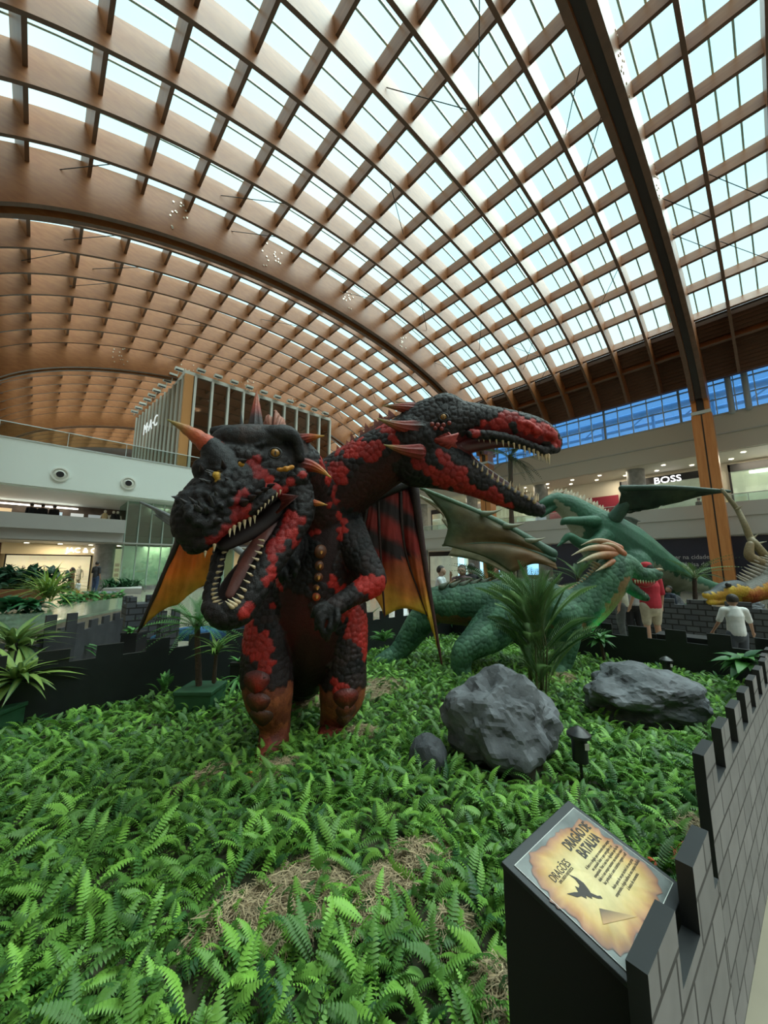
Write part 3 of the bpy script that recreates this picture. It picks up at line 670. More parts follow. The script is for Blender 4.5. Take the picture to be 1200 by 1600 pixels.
L([(463, 765, 2.92, 24), (468, 800, 2.88, 22), (448, 838, 2.80, 20), (420, 880, 2.68, 20), (398, 920, 2.58, 19), (380, 950, 2.52, 18)], 'jawL')
L([(415, 812, 2.98, 6), (352, 850, 2.72, 8), (337, 895, 2.62, 8), (329, 930, 2.54, 9), (336, 952, 2.50, 12)], 'jawL')
L([(330, 948, 2.50, 13), (350, 962, 2.47, 19), (375, 955, 2.50, 20)], 'jawL')
L([(434, 838, 2.92, 14), (400, 880, 2.80, 22), (368, 920, 2.70, 24), (350, 950, 2.60, 18)], 'jawin', flat=.35)
L([(430, 766, 2.70, 10), (402, 786, 2.60, 13), (364, 804, 2.50, 14), (338, 828, 2.43, 13), (314, 852, 2.40, 10)], 'snoutL')   # lip
L([(430, 772, 2.78, 8), (452, 755, 2.82, 12), (468, 745, 2.84, 14)], 'cheekL')
L([(320, 735, 2.52, 20), (345, 728, 2.58, 24), (372, 732, 2.66, 22)], 'noseL')
L([(356, 745, 2.58, 30), (342, 718, 2.56, 26), (331, 700, 2.55, 18)], 'hornbaseL')
for i in range(75):
    t = random.random(); x = 300+t*62; y = 812-t*62; a = random.uniform(-1.5, 1.7)
    x2 = x-34*math.sin(a)*.72+random.uniform(-3, 3); y2 = y-34*math.sin(a)*.85; dd = 2.46+t*.14-.19*math.cos(a)*.9
    p = P(x2, y2, dd); mb.ball(p, PR(4.5+i % 5, 2.45), 1, 1, 1, 10); log.append((p, 'bumpL', 0, PR(4.5+i % 5, 2.45)))
for p in ((447, 733, 2.60, 6), (456, 730, 2.62, 5), (437, 734, 2.60, 5), (338, 742, 2.38, 7), (377, 725, 2.45, 6), (346, 790, 2.35, 5), (341, 814, 2.34, 4.5)):
    q = P(*p[:3]); mb.ball(q, PR(p[3], p[2]), 1, 1, .8, 10); log.append((q, 'wartL', 0, PR(p[3], p[2])))
# arms
L([(542, 832, 3.62, 30), (560, 866, 3.50, 25), (582, 905, 3.40, 20), (572, 918, 3.34, 18), (548, 932, 3.24, 14), (526, 946, 3.16, 13), (512, 955, 3.12, 12)], 'armR')
for a, b, c in (((512, 950), (498, 962), (494, 984)), ((512, 956), (502, 974), (506, 996)), ((520, 958), (516, 980), (511, 1000)), ((526, 950), (527, 968), (521, 984)), ((508, 944), (494, 950), (488, 964))):
    L([(*a, 3.10, 5), (*b, 3.03, 4.4), (*c, 3.05, 2.8)], 'handR', seg=10)
L([(462, 838, 3.55, 28), (455, 862, 3.35, 20), (450, 882, 3.16, 14), (449, 884, 3.12, 12)], 'armL')
for a, b, c in (((440, 880), (436, 894), (440, 908)), ((448, 884), (447, 900), (452, 908)), ((456, 880), (461, 890), (460, 902)), ((444, 874), (433, 880), (431, 890)), ((458, 874), (465, 880), (466, 888))):
    L([(*a, 3.10, 5), (*b, 3.03, 4.4), (*c, 3.05, 2.8)], 'handL', seg=10)
# toes
for x, y, d in ((404, 1184, 3.30), (415, 1187, 3.26), (427, 1186, 3.28)): L([(x+3, y-6, d+.06, 9), (x, y+2, d, 8)], 'toe')
for x, y, d in ((504, 1150, 3.66), (514, 1158, 3.62), (525, 1152, 3.66)): L([(x+2, y-5, d+.06, 9), (x, y+2, d, 8)], 'toe')
body = fuse(mb, .0125, 3)
cap = lambda a, b, r: (P(*a), P(*b), PR(r, a[2]))
redb = [cap((375, 770, 2.45), (372, 815, 2.45), 11), cap((395, 722, 2.6), (430, 762, 2.62), 9), cap((340, 838, 2.4), (372, 812, 2.4), 9), cap((455, 810, 2.65), (425, 860, 2.6), 11), cap((418, 895, 2.5), (412, 915, 2.45), 11),
        cap((462, 850, 2.75), (445, 800, 2.7), 5), cap((386, 950, 2.40), (374, 958, 2.38), 9), cap((470, 740, 2.75), (440, 765, 2.72), 5),
        cap((655, 715, 3.05), (720, 762, 3.1), 13), cap((690, 700, 3.1), (755, 775, 3.2), 11), cap((778, 772, 3.2), (800, 800, 3.25), 11), cap((700, 735, 3.1), (735, 765, 3.2), 14), cap((742, 668, 3.15), (800, 650, 3.2), 10), cap((815, 660, 3.2), (866, 682, 3.2), 13), cap((640, 690, 3.05), (660, 730, 3.05), 8), cap((620, 735, 3.2), (660, 745, 3.15), 6)]
mouthb = [cap((722, 690, 3.36), (850, 700, 3.33), 9)]
def paint_red(co, no, nm, t):
    n1 = noise.noise(co*9); n2 = noise.noise(co*3+Vector((4, 1, 2))); f = -(no.dot(FWD)); sd = no.dot(RIGHT)
    if nm in ('bumpL', 'noseL', 'hornbaseL'): return lerp(BK, (.018, .018, .02), n1+.5), .45
    if nm == 'noseR': return lerp(RD, (.2, .02, .015), n1+.3), .3
    if nm == 'wartL': return lerp(OR, YE, n1+.5) if n1 > -.1 else BK, .2
    if nm == 'jawin': return (.02, .008, .007), .05
    if nm == 'browL': return lerp((.016, .016, .017), (.10, .06, .052), n2*1.6+.1+noise.noise(co*30)*.3), .35
    if nm in ('handR', 'handL'): return (.012, .011, .011), .5
    if nm in ('toe', 'footL', 'footR'): return lerp((.13, .018, .012), (.20, .04, .02), n1+.5), .5
    if nm in ('snoutR', 'snoutL', 'jawL', 'jawR', 'cheekL', 'lipR', 'browR'):
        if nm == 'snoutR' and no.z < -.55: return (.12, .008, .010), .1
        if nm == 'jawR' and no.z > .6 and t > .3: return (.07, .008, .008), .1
        d = near(co, redb)
        if d < 1.05+.5*n1: return lerp(RD, (.20, .010, .010), n1+.5), 1
        return lerp(BK, (.016, .012, .012), n1+.5), 1
    if nm in ('neckR', 'neckL'):
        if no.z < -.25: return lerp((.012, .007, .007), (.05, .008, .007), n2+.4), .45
        w_ = math.sin(t*23+no.z*2.8+n2*2)
        if no.z > .45: w_ -= .5
        return (lerp(RD, (.2, .012, .01), n1+.5) if w_ > -.3 else lerp(BK, (.022, .012, .012), n1+.5)), 1
    if nm == 'torso' or nm == 'tail':
        side = (co-P(490, 930, 3.7)).dot(RIGHT)
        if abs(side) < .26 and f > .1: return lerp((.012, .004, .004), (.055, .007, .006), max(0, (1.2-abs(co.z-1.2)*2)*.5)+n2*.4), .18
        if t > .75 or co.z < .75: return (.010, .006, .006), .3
        return (RD if math.sin(co.z*9+side*8+n2*2) > .1 else BK), .9
    if nm in ('legL', 'legR'):
        if t > .82: return lerp((.15, .035, .02), (.09, .02, .014), n1+.5), .45
        if co.z < (.60 if nm == 'legL' else .50) and f > -.2: return lerp((.24, .07, .026), (.13, .032, .016), n1*2+.5), .25
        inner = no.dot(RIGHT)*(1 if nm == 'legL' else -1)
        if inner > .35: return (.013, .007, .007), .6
        w_ = math.sin(co.z*9.5+co.dot(RIGHT)*7+n2*1.5)
        return (lerp(RD, (.25, .018, .012), n1+.5) if w_ > -.15 else lerp(BK, (.03, .016, .014), n1+.5)), 1
    if nm == 'armR':
        w_ = math.sin(t*9+.6+n2); return (RD if w_ < -.45 else lerp(BK, (.03, .02, .02), n1+.5)), 1
    return BK, .8
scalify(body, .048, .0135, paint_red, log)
from mathutils.bvhtree import BVHTree
BV = BVHTree.FromPolygons([v.co.copy() for v in body.vertices], [tuple(q.vertices) for q in body.polygons])
put(body, 'body', M_HIDE, drag)
# mouths
MM = mat('mouth_flesh', (.075, .012, .012), .35, noise_s=12, noise_a=.3); MT = mat('tongue', (.135, .045, .036), .38, noise_s=10, noise_a=.3, bump=.3, bump_s=20)
mb = MB(); limb(mb, [(436, 800, 2.86, 10), (408, 845, 2.74, 13), (382, 890, 2.62, 13), (360, 928, 2.53, 8)], flat=.4); mb.build('tongue', MT, drag)
mb = MB(); limb(mb, [(436, 792, 2.86, 18), (395, 825, 2.74, 17), (350, 850, 2.62, 12)], flat=.5); limb(mb, [(440, 800, 2.95, 20), (430, 830, 2.96, 20), (395, 880, 2.86, 24)], flat=.4); mb.build('mouth_lining', mat('mouth_dark', (.014, .006, .006), .5), drag)
mb = MB(); limb(mb, [(718, 700, 3.38, 13), (730, 697, 3.37, 13), (790, 688, 3.34, 12), (845, 700, 3.32, 9)], flat=.8); limb(mb, [(712, 704, 3.38, 18), (740, 728, 3.38, 12), (790, 762, 3.35, 10)], flat=.7); mb.build('mouth_lining', MM, drag)
# teeth
def tooth(p, d, L_, r, dirn, parent=drag, tilt=(0, 0, 0)):
    b = Vector(p); return horn('tooth', b, b+dirn.normalized()*L_, r, parent, [(.50, .36, .20), (.66, .56, .38)], M_HORN, n=6, seg=8, tip_r=.12)
UP = Vector((0, 0, 1))
def row(pts, n, L_, r, dirn, jit=.15, grow=None):
    C = catmull([(q[0], q[1], q[2]) for q in pts], 8)
    for i in range(n):
        u = (i+.5)/n*(len(C)-1); k = int(u); c = C[k]*(1-(u-k))+C[min(k+1, len(C)-1)]*(u-k)
        s = (1+random.uniform(-jit, jit))*(grow(i/n) if grow else 1); tooth(P(*c), 0, L_*s, r*s, dirn(i/n) if callable(dirn) else dirn)
rr_ = RIGHT
row([(352, 852, 2.64), (341, 890, 2.56), (332, 925, 2.48), (338, 948, 2.44)], 12, .046, .0115, lambda t: rr_*.9+UP*(.1+.3*t)-FWD*.4, grow=lambda t: .8+.5*t)
row([(412, 842, 2.66), (406, 870, 2.60), (392, 905, 2.52), (376, 938, 2.44), (362, 950, 2.40)], 12, .048, .0125, lambda t: -rr_*.75+UP*(.25+.6*t)-FWD*.5, grow=lambda t: .8+.5*t)
row([(440, 765, 2.66), (420, 782, 2.58), (402, 800, 2.52)], 7, .030, .008, lambda t: -UP-FWD*.2)
row([(400, 806, 2.56), (378, 816, 2.50), (356, 828, 2.44)], 6, .055, .013, lambda t: -UP+rr_*.15-FWD*.1)
row([(340, 848, 2.40), (316, 866, 2.37)], 2, .04, .011, lambda t: -UP)
row([(745, 684, 3.22), (790, 690, 3.20), (830, 702, 3.20), (858, 712, 3.21)], 15, .06, .013, lambda t: -UP+rr_*.1, grow=lambda t: .6+.8*t)
row([(755, 682, 3.46), (800, 690, 3.44), (845, 708, 3.42)], 9, .055, .012, lambda t: -UP, grow=lambda t: .6+.6*t)
row([(738, 724, 3.24), (765, 744, 3.24), (800, 765, 3.25), (838, 786, 3.26)], 12, .065, .014, lambda t: UP+rr_*(.15+.2*t)-FWD*.1, grow=lambda t: .6+.7*t)
row([(770, 742, 3.46), (805, 762, 3.44), (842, 784, 3.40)], 8, .06, .013, lambda t: UP+rr_*.3, grow=lambda t: .6+.7*t)
# horns: (base px, tip px, distances, radius px, colours)
HC = [(.02, .016, .016), (.03, .02, .02), (.30, .03, .015), OR, YE]; HC2 = [BK, (.20, .02, .015), (.28, .04, .02), (.22, .09, .03), (.32, .26, .08)]
for b, t, r, c, bd, rg in (((340, 708, 2.56), (262, 656, 2.44), 19, [(.25, .02, .012), (.42, .06, .02), (.45, .10, .03), (.34, .18, .05), (.25, .22, .07)], UP*.02, 5),
        ((400, 668, 2.92), (401, 610, 2.95), 13, [BK, (.03, .01, .01), (.32, .05, .03), (.45, .12, .06), (.35, .10, .04)], (0, 0, 0), 0),
        ((378, 672, 2.95), (377, 645, 2.98), 4, [BK, BK], (0, 0, 0), 0),
        ((455, 692, 2.98), (506, 681, 2.95), 14, HC, UP*.01, 0), ((458, 730, 2.92), (517, 746, 2.86), 17, HC, UP*.05, 0), ((462, 786, 2.92), (511, 789, 2.86), 13, HC, UP*.01, 0),
        ((655, 643, 3.34), (598, 634, 3.32), 13, HC2, UP*.01, 0), ((655, 670, 3.22), (590, 654, 3.12), 15, HC2, -UP*.02, 0), ((655, 706, 3.14), (600, 695, 3.06), 13, [(.2, .015, .012), (.24, .02, .015), (.25, .06, .02), (.36, .28, .08)], -UP*.01, 0),
        ((665, 640, 3.52), (618, 628, 3.55), 11, HC2, (0, 0, 0), 0)):
    horn('horn', P(*b), P(*t), PR(r, b[2]), drag, c, M_HORN, bend=bd, ridges=rg, flute=.14 if not rg else 0, seg=20)
# ribbed fins at the mouth corners and head crest
def fan(name, c, pts, parent, col0, col1, thick=.012, n=7):
    mb = MB(); C = P(*c); vs = [C-FWD*thick*2]; ps = [Vector(q) for q in catmull([tuple(P(*p)) for p in pts], n)]
    cs = [col0]
    for i, p in enumerate(ps): vs.append(p+FWD*(thick if i % 2 else -thick)); cs.append(col1 if i % 2 else lerp(col0, col1, .5))
    mb.add(vs, [(0, i, i+1) for i in range(1, len(ps))], 0, cs)
    o = mb.build(name, M_HORN, parent, True, colors=True, angle=180); s = o.modifiers.new('s', 'SOLIDIFY'); s.thickness = .018; s.offset = 0; return o
fan('cheek_fin', (468, 775, 2.74), [(430, 772, 2.70), (440, 785, 2.70), (432, 802, 2.70)], drag, (.05, .01, .01), (.28, .04, .03))
fan('cheek_fin', (678, 688, 3.12), [(716, 678, 3.1), (712, 690, 3.1), (714, 700, 3.12)], drag, (.30, .03, .02), (.36, .05, .04))
fan('cheek_fin', (714, 690, 3.11), [(700, 676, 3.12), (678, 688, 3.12), (700, 702, 3.12)], drag, (.36, .04, .03), (.22, .02, .015))
fan('head_crest', (425, 690, 3.0), [(412, 662, 3.0), (418, 648, 3.0), (427, 652, 3.0), (430, 640, 3.0), (438, 650, 3.0), (444, 655, 3.0), (449, 672, 3.0)], drag, (.20, .05, .03), (.42, .16, .09), n=3)
for i in range(16):
    u = i/15; x = 500+u*110; y = 738-u*86+math.sin(u*PI)*(-4); d = 3.70-u*.22; h = 12+6*math.sin(i*2.1)
    mb = MB(); A = P(x-5, y+6, d); B = P(x+8, y-2, d); T_ = P(x-3, y-h, d); w_ = FWD*.012
    mb.add([A-w_, B-w_, T_, A+w_, B+w_], [(0, 1, 2), (4, 3, 2), (1, 4, 2), (3, 0, 2), (0, 3, 4, 1)], 0, [(.10, .018, .012)]*2+[(.26, .07, .04)]+[(.10, .018, .012)]*2); mb.build('neck_spine', M_HORN, drag, False, colors=True)
for x, y, d, r in ((380, 786, 2.42, 7), (392, 778, 2.45, 6), (402, 772, 2.48, 5.5), (412, 766, 2.50, 5), (421, 760, 2.52, 4.5), (316, 738, 2.42, 6), (350, 730, 2.40, 5), (377, 722, 2.42, 6)):
    horn('snout_spike', P(x, y, d+.05), P(x-3 if x < 375 else x+9, y-12 if x < 375 else y-4, d-.04), PR(r, d), drag, [BK, (.06, .045, .045)], M_HORN, n=5, seg=10)
for i in range(22):
    t = random.random(); x = 302+t*58; y = 806-t*58; a = random.uniform(-.9, 1.2); x2 = x-30*math.sin(a)*.72; y2 = y-30*math.sin(a)*.85; dd = 2.44+t*.14-.19*math.cos(a); q = P(x2, y2, dd+.03)
    horn('snout_spike', q, q+(-FWD*.7-RIGHT*math.sin(a)*.7+UP*random.uniform(.1, .6)).normalized()*random.uniform(.045, .075), PR(random.uniform(4, 6.5), 2.4), drag, [(.010, .010, .011), (.05, .045, .045)], M_HORN, n=5, seg=9)
# eyes
for (x, y, d, r, nrm) in ((430, 708, 2.60, 7.5, -FWD), (693, 652, 3.15, 5.5, -FWD)):
    p = P(x, y, d); e = MB().ball(p, PR(r, d), 1, 1, 1, 20).build('eye', mat('amber_eye', (.34, .17, .04), .15, noise_s=60, noise_a=.5), drag)
    vd = (p-Vector((0, 0, H))).normalized(); sx = vd.cross(UP).normalized()
    R0 = PR(r, d); q = p-vd*R0*.88; mbx = MB(); mbx.prism([q-sx*R0*.16, q-sx*R0*.10+UP*R0*.38, q+UP*R0*.62, q+sx*R0*.10+UP*R0*.38, q+sx*R0*.16, q+sx*R0*.10-UP*R0*.38, q-UP*R0*.62, q-sx*R0*.10-UP*R0*.38], -vd*R0*.16); mbx.build('pupil', M_BLACKM, e, False)
    mbx = MB(); a0 = [p+sx*PR(r*1.25, d)*math.cos(t)+UP*PR(r*1.1, d)*math.sin(t)-vd*PR(r*.45, d) for t in np.linspace(0, 2*PI, 20)]; mbx.tube(a0, PR(1.8, d), 8, cap=False); mbx.build('eyelid', mat('lid_black', (.012, .011, .011), .5), drag)
for i, (x, y, dy) in enumerate(((675, 663, 3), (684, 664, 3), (693, 664, 2.8), (702, 661, 2.6), (680, 669, 2.6), (690, 670, 2.6))):
    MB().ball(P(x, y, 3.10), PR(dy+1, 3.1), 1, 1, 1, 10).build('eye_wart', mat('red_wart', (.20, .025, .018), .5), drag)
# chest bosses, knee plates
for i, (x, y, r) in enumerate(((502, 862, 11), (500, 884, 8), (498, 902, 7), (496, 918, 6), (495, 932, 7))):
    o_ = Vector((0, 0, H)); dr = (P(x, y, 3.5)-o_).normalized(); hit = BV.ray_cast(o_+dr*2.0, dr)[0]; d = hit.dot(FWD) if hit is not None else 3.3
    mb = MB(); mb.ball(P(x, y, d+.01), PR(r, d)*1.15, 1, .6, .9, 14)
    o = mb.build('chest_boss', mat('boss_brown' if i < 4 else 'boss_orange', (.13, .045, .018) if i < 4 else (.36, .06, .015), .45), drag)
    horn('boss_tip', P(x, y, d-.02), P(x, y+4, d-.085), PR(3.2, d), o, [(.30, .10, .02), (.60, .28, .05)], M_HORN, n=4, seg=8)
for (cx, cd, rp_, th0, ys) in ((418, 3.48, 38, -.12, (1050, 1080, 1104)), (537, 3.77, 34, .22, (1076, 1098, 1116))):
    for k in range(3):
        cc = ((.26, .028, .018), (.20, .040, .02), (.15, .045, .018))[k]; hw_, hh_ = ((.52, 16), (.46, 15), (.50, 14))[k]; vs = []
        def sp(a, yy): 
            c0 = P(cx+(3*k if cx < 500 else 0), yy, cd); 
            dr = (-FWD*math.cos(th0+a)+RIGHT*math.sin(th0+a)); hit = BV.ray_cast(c0+dr*.8, -dr)[0]
            return (hit if hit is not None else c0+dr*PR(rp_, cd))+dr*(.004-.0015*k)
        NN = 24
        for q in range(NN):
            t = 2*PI*q/NN; a = math.cos(t)*hw_; yy = ys[k]-math.sin(t)*hh_*(.8 if math.sin(t) > 0 else 1.25)*(1-.35*abs(math.cos(t)) if math.sin(t) < 0 else 1)
            vs.append(sp(a, yy))
        c0 = sp(0, ys[k])-FWD*.012; mbk = MB(); mbk.add(vs+[c0], [(NN, q, (q+1) % NN) for q in range(NN)], 0, [lerp(cc, BK, .75)]*NN+[cc])
        o = mbk.build('knee_plate', M_HORN, drag, True, colors=True, angle=180); sd_ = o.modifiers.new('s', 'SOLIDIFY'); sd_.thickness = .018; sd_.offset = 0
# wings
def cw(j, i, p):                                    # red/black stripes at the root, orange, yellow at the hem
    n = noise.noise(p*5)*.12; v = (2.28-p.z)/1.32+n
    if v < .42: return lerp((.30, .02, .015), (.02, .01, .01), .5+.9*math.sin((p.z*2.6+p.dot(RIGHT)*1.5)*5.5+n*6))
    return lerp((.36, .05, .018), (.55, .16, .03), (v-.42)*3.5) if v < .66 else lerp((.55, .16, .03), (.80, .52, .05), (v-.66)*4)
P3 = lambda *a: P(*a)
rw = [[P3(572, 790, 4.0), P3(566, 850, 4.1), P3(576, 930, 4.15)], [P3(590, 770, 4.05), P3(594, 860, 4.15), P3(601, 963, 4.2)], [P3(625, 765, 4.15), P3(633, 860, 4.25), P3(668, 962, 4.3)], [P3(646, 760, 4.2), P3(663, 880, 4.3), P3(690, 1037, 4.3)]]
membrane('wing_membrane', rw, drag, cw, M_MEMB, nu=30, nv=12, scallop=.06, billow=.05, outward=-FWD)
for f, r in ((rw[3], 9), (rw[2], 3.5), (rw[1], 3), (rw[0], 5)): spar('wing_spar', f, PR(r, 4.2), PR(1.5, 4.2), drag, [(.02, .012, .012), (.06, .015, .012)])
spar('wing_arm', [P3(545, 790, 3.85), P3(590, 770, 4.05), P3(645, 752, 4.2)], .12, .06, drag, [BK, BK])
lw = [[P3(345, 800, 3.2), P3(340, 860, 3.25), P3(337, 912, 3.3)], [P3(318, 810, 3.15), P3(300, 880, 3.2), P3(278, 945, 3.25)], [P3(292, 815, 3.1), P3(255, 900, 3.15), P3(215, 988, 3.15)]]
def cwl(j, i, p):
    n = noise.noise(p*7)*.25; return lerp(lerp((.50, .025, .012), (.85, .25, .03), i*1.7+n), (.66, .40, .06), max(0, i*1.8-.9+n)) if j < .93 else (.03, .02, .012)
membrane('wing_membrane', lw, drag, cwl, M_MEMB, nu=30, nv=14, scallop=.07, billow=.04, outward=-FWD)
spar('wing_spar', lw[2], PR(6, 3.1), PR(1.5, 3.1), drag, [(.02, .012, .012), (.02, .014, .01)]); spar('wing_spar', lw[0], PR(3, 3.1), PR(1.5, 3.1), drag, [(.06, .02, .012), (.2, .09, .02)])
spar('wing_arm', [P3(470, 800, 3.7), P3(400, 790, 3.4), P3(292, 812, 3.1)], .10, .05, drag, [BK, BK])
for i in range(3): spar('claw', [P3(402+i*11, 1188, 3.27), P3(399+i*11, 1195, 3.20)], .018, .004, drag, [(.10, .08, .06), (.3, .25, .18)])
# red garden spotlights that glow on the dragon
M_FIX = mat('spot_body', (.015, .015, .016), .4)
def garden_spot(p, aim, color, energy, label, grp=None, size=1.0, real=True):
    p = Vector(p); r = empty('garden_spotlight', p, label, 'spotlight', grp); d = (Vector(aim)-p).normalized(); c = p+UP*.045
    MB().cyl(p-UP*.03, c, .008, seg=8).build('stake', M_FIX, r); MB().tube([c-d*.03, c+d*.03], [.018, .024], 14).build('housing', M_FIX, r)
    MB().cyl(c+d*.040, c+d*.046, .015, seg=16).build('lens', mat('lens_%d' % int(color[0]*10), color, emit=(color, 1)), r)
    l = lamp('SPOT', 'spot_beam', c+d*.06, energy, color, .03, d.to_track_quat('-Z', 'Y').to_euler(), spot_size=size, spot_blend=.6); return r
garden_spot(G(385, 1240, .02), P(440, 925, 3.5), (1, .05, .02), 3.5, 'small black garden spotlight shining red on the left thigh of the red dragon', size=.55)
garden_spot(G(625, 1205, .02), P(580, 915, 3.4), (1, .05, .02), 7, 'small black garden spotlight shining red on the elbow of the red dragon', size=.45)
garden_spot(G(520, 1240, .02), P(500, 915, 3.4), (1, .06, .02), 5, 'small black garden spotlight shining red on the belly of the red dragon', size=.5)

# ================================================================== GREEN AND OTHER DRAGONS
GA = (.030, .11, .060); GB = (.026, .078, .046); GC = (.085, .205, .115); TAN = (.34, .25, .13)
def finish(mb, log, root, voxel, size, amp, paint):
    me = fuse(mb, voxel, 3); scalify(me, size, amp, paint, log); return put(me, 'body', M_HIDE, root)
g1 = empty('walking_green_dragon', G(715, 1060), 'green scaled dragon walking on all fours, partly behind the bushy palm', 'dragon statue')
log = []; mb = MB(); L = lambda pts, nm, **k: limb(mb, pts, nm, log, **k)
L([(672, 945, 6.4, 24), (700, 944, 6.35, 29), (745, 945, 6.25, 33), (790, 948, 6.15, 40), (840, 950, 6.1, 42), (880, 956, 6.0, 36)], 'body')
L([(878, 958, 6.0, 36), (905, 950, 5.95, 33), (932, 930, 5.9, 29), (952, 905, 5.85, 26), (962, 886, 5.85, 23)], 'neck')
L([(962, 884, 5.85, 23), (980, 886, 5.82, 18), (998, 897, 5.8, 12), (1014, 899, 5.78, 10), (1026, 897, 5.77, 8)], 'head', flat=.9)
L([(968, 905, 5.83, 14), (983, 917, 5.82, 9), (998, 928, 5.8, 7), (1009, 934, 5.8, 5)], 'head')
L([(678, 950, 6.4, 22), (657, 972, 6.45, 20), (640, 996, 6.5, 17), (622, 1018, 6.5, 13), (605, 1028, 6.45, 11), (592, 1034, 6.4, 8)], 'legfar')
for x, y in ((588, 1036), (600, 1038), (612, 1038)): L([(x+12, y-7, 6.45, 5), (x, y, 6.35, 3.5)], 'legfar', seg=8)
L([(800, 950, 5.95, 34), (766, 985, 5.85, 30), (745, 1002, 5.7, 23), (725, 1018, 5.6, 17), (720, 1040, 5.6, 14), (722, 1058, 5.6, 14), (712, 1066, 5.55, 10)], 'legnear')
L([(880, 960, 5.8, 28), (885, 1000, 5.8, 18), (880, 1035, 5.8, 12), (872, 1052, 5.75, 11)], 'legnear')
L([(745, 975, 6.6, 12), (742, 1010, 6.7, 10), (735, 1035, 6.7, 9)], 'legfar')
for x in (976, 984, 992): mb.ball(P(x, 872+(x-976)*.7, 5.75), PR(4, 5.8), seg=8)
def paint_g(co, no, nm, t):
    n1 = noise.noise(co*6); 
    if nm == 'neck' and no.z < -.05 and no.dot(RIGHT) > .2: return lerp((.20, .11, .05), (.28, .17, .08), n1+.5), .4
    if nm == 'body' and no.z < -.5: return (.16, .09, .04), .4
    c = lerp(GB, GC, .5+n1); 
    if no.z > .6: c = lerp(c, (.02, .05, .035), .4)
    return c, 1
finish(mb, log, g1, .017, .065, .012, paint_g)
mb = MB(); limb(mb, [(985, 903, 5.8, 8), (1008, 912, 5.78, 6), (1022, 907, 5.78, 4)], flat=.8); mb.build('mouth_lining', mat('mouth_red', (.5, .03, .04), .4), g1)
for i in range(8): horn('tooth', P(992+i*4.2, 907-.1*i, 5.72), P(993+i*4.2, 912, 5.72), .012, g1, [(.7, .65, .5)]*2, M_HORN, n=3, seg=6)
for i in range(6): horn('tooth', P(990+i*3.6, 921+i*2, 5.74), P(991+i*3.6, 915+i*2.2, 5.74), .011, g1, [(.7, .65, .5)]*2, M_HORN, n=3, seg=6)
HT = [(.30, .09, .03), (.34, .15, .06), (.42, .34, .20), (.50, .44, .30)]
for b, t, r, bd in (((962, 868, 5.8), (902, 880, 5.6), 9, UP*.05), ((960, 862, 5.8), (893, 868, 5.7), 8, UP*.09), ((966, 858, 5.9), (908, 852, 6.0), 8, UP*.10), ((958, 878, 5.7), (930, 893, 5.6), 5, UP*.0), ((1024, 894, 5.76), (1037, 890, 5.7), 4.5, UP*.02), ((972, 866, 5.75), (940, 850, 5.8), 7, UP*.06)):
    horn('horn', P(*b), P(*t), PR(r, b[2]), g1, HT, M_HORN, bend=bd)
for i in range(15):
    C = catmull([(880, 920, 5.9), (905, 918, 5.9), (925, 900, 5.85), (936, 880, 5.8)], 5)[i]; horn('neck_spine', P(C[0]+6, C[1]+4, C[2]), P(C[0]-9, C[1]-6, C[2]), .05, g1, [GB, TAN, (.45, .36, .2)], M_HORN, n=4, seg=8)
for i in range(12):
    x = 690+i*16; horn('back_spine', P(x, 918-min(i, 4)*1.5, 6.2), P(x+14, 908-min(i, 4)*1.5, 6.2), .06, g1, [(.04, .07, .04), (.12, .12, .07)], M_HORN, n=4, seg=8)
for i in range(5): horn('leg_spine', P(652+i*3, 962-i*5+8, 6.5), P(636+i*4, 978-i*8, 6.5), .05, g1, [(.12, .12, .07), (.4, .3, .18)], M_HORN, n=4, seg=8)
fan('belly_fin', (960, 935, 5.8), [(948, 962, 5.75), (925, 985, 5.75), (905, 990, 5.75), (890, 985, 5.75)], g1, (.02, .25, .08), (.03, .40, .12))
gw = [[P(870, 890, 6.0), P(835, 880, 6.0), P(800, 896, 6.0)], [P(865, 875, 6.05), P(790, 850, 6.15), P(692, 852, 6.2)], [P(862, 866, 6.1), P(770, 812, 6.2), P(658, 763, 6.2)]]
def cg(j, i, p):
    n = noise.noise(p*3)*.3; return lerp((.20, .10, .035), (.07, .10, .045), n+.4+(j-.5)*.6+max(0, i-.75)*2.5)
membrane('wing_membrane', gw, g1, cg, M_MEMB, scallop=.12, thick=.02, billow=.08, outward=-FWD)
spar('wing_spar', gw[2], .10, .03, g1, [GB, (.08, .15, .08)]); spar('wing_spar', gw[1], .05, .02, g1, [GB, (.08, .12, .06)])
for x, y in ((755, 803), (790, 822), (822, 845)): horn('wing_spike', P(x, y, 6.1), P(x+30, y-8+(3 if x > 760 else 0), 6.0), .055, g1, [(.12, .16, .10), (.42, .38, .28)], M_HORN, bend=UP*-.02, n=6, seg=8)
gw2 = [[P(800, 905, 6.9), P(760, 880, 6.9), P(700, 868, 6.9)], [P(800, 890, 6.9), P(745, 840, 6.9), P(690, 812, 6.9)], [P(800, 875, 6.9), P(730, 815, 7.0), P(655, 775, 7.0)]]
membrane('wing_membrane', gw2, g1, lambda j, i, p: lerp((.38, .36, .24), (.30, .20, .09), j*.3+noise.noise(p*3)*.5+.3), M_MEMB, scallop=.12, thick=.02)
spar('wing_spar', gw2[2], .07, .03, g1, [(.2, .2, .12), (.3, .3, .2)])
lamp('SPOT', 'green_beam', G(965, 1035, .25), 14, (.05, 1, .35), .05, (P(940, 960, 5.9)-G(965, 1035, .25)).to_track_quat('-Z', 'Y').to_euler(), spot_size=1.4, spot_blend=.7)

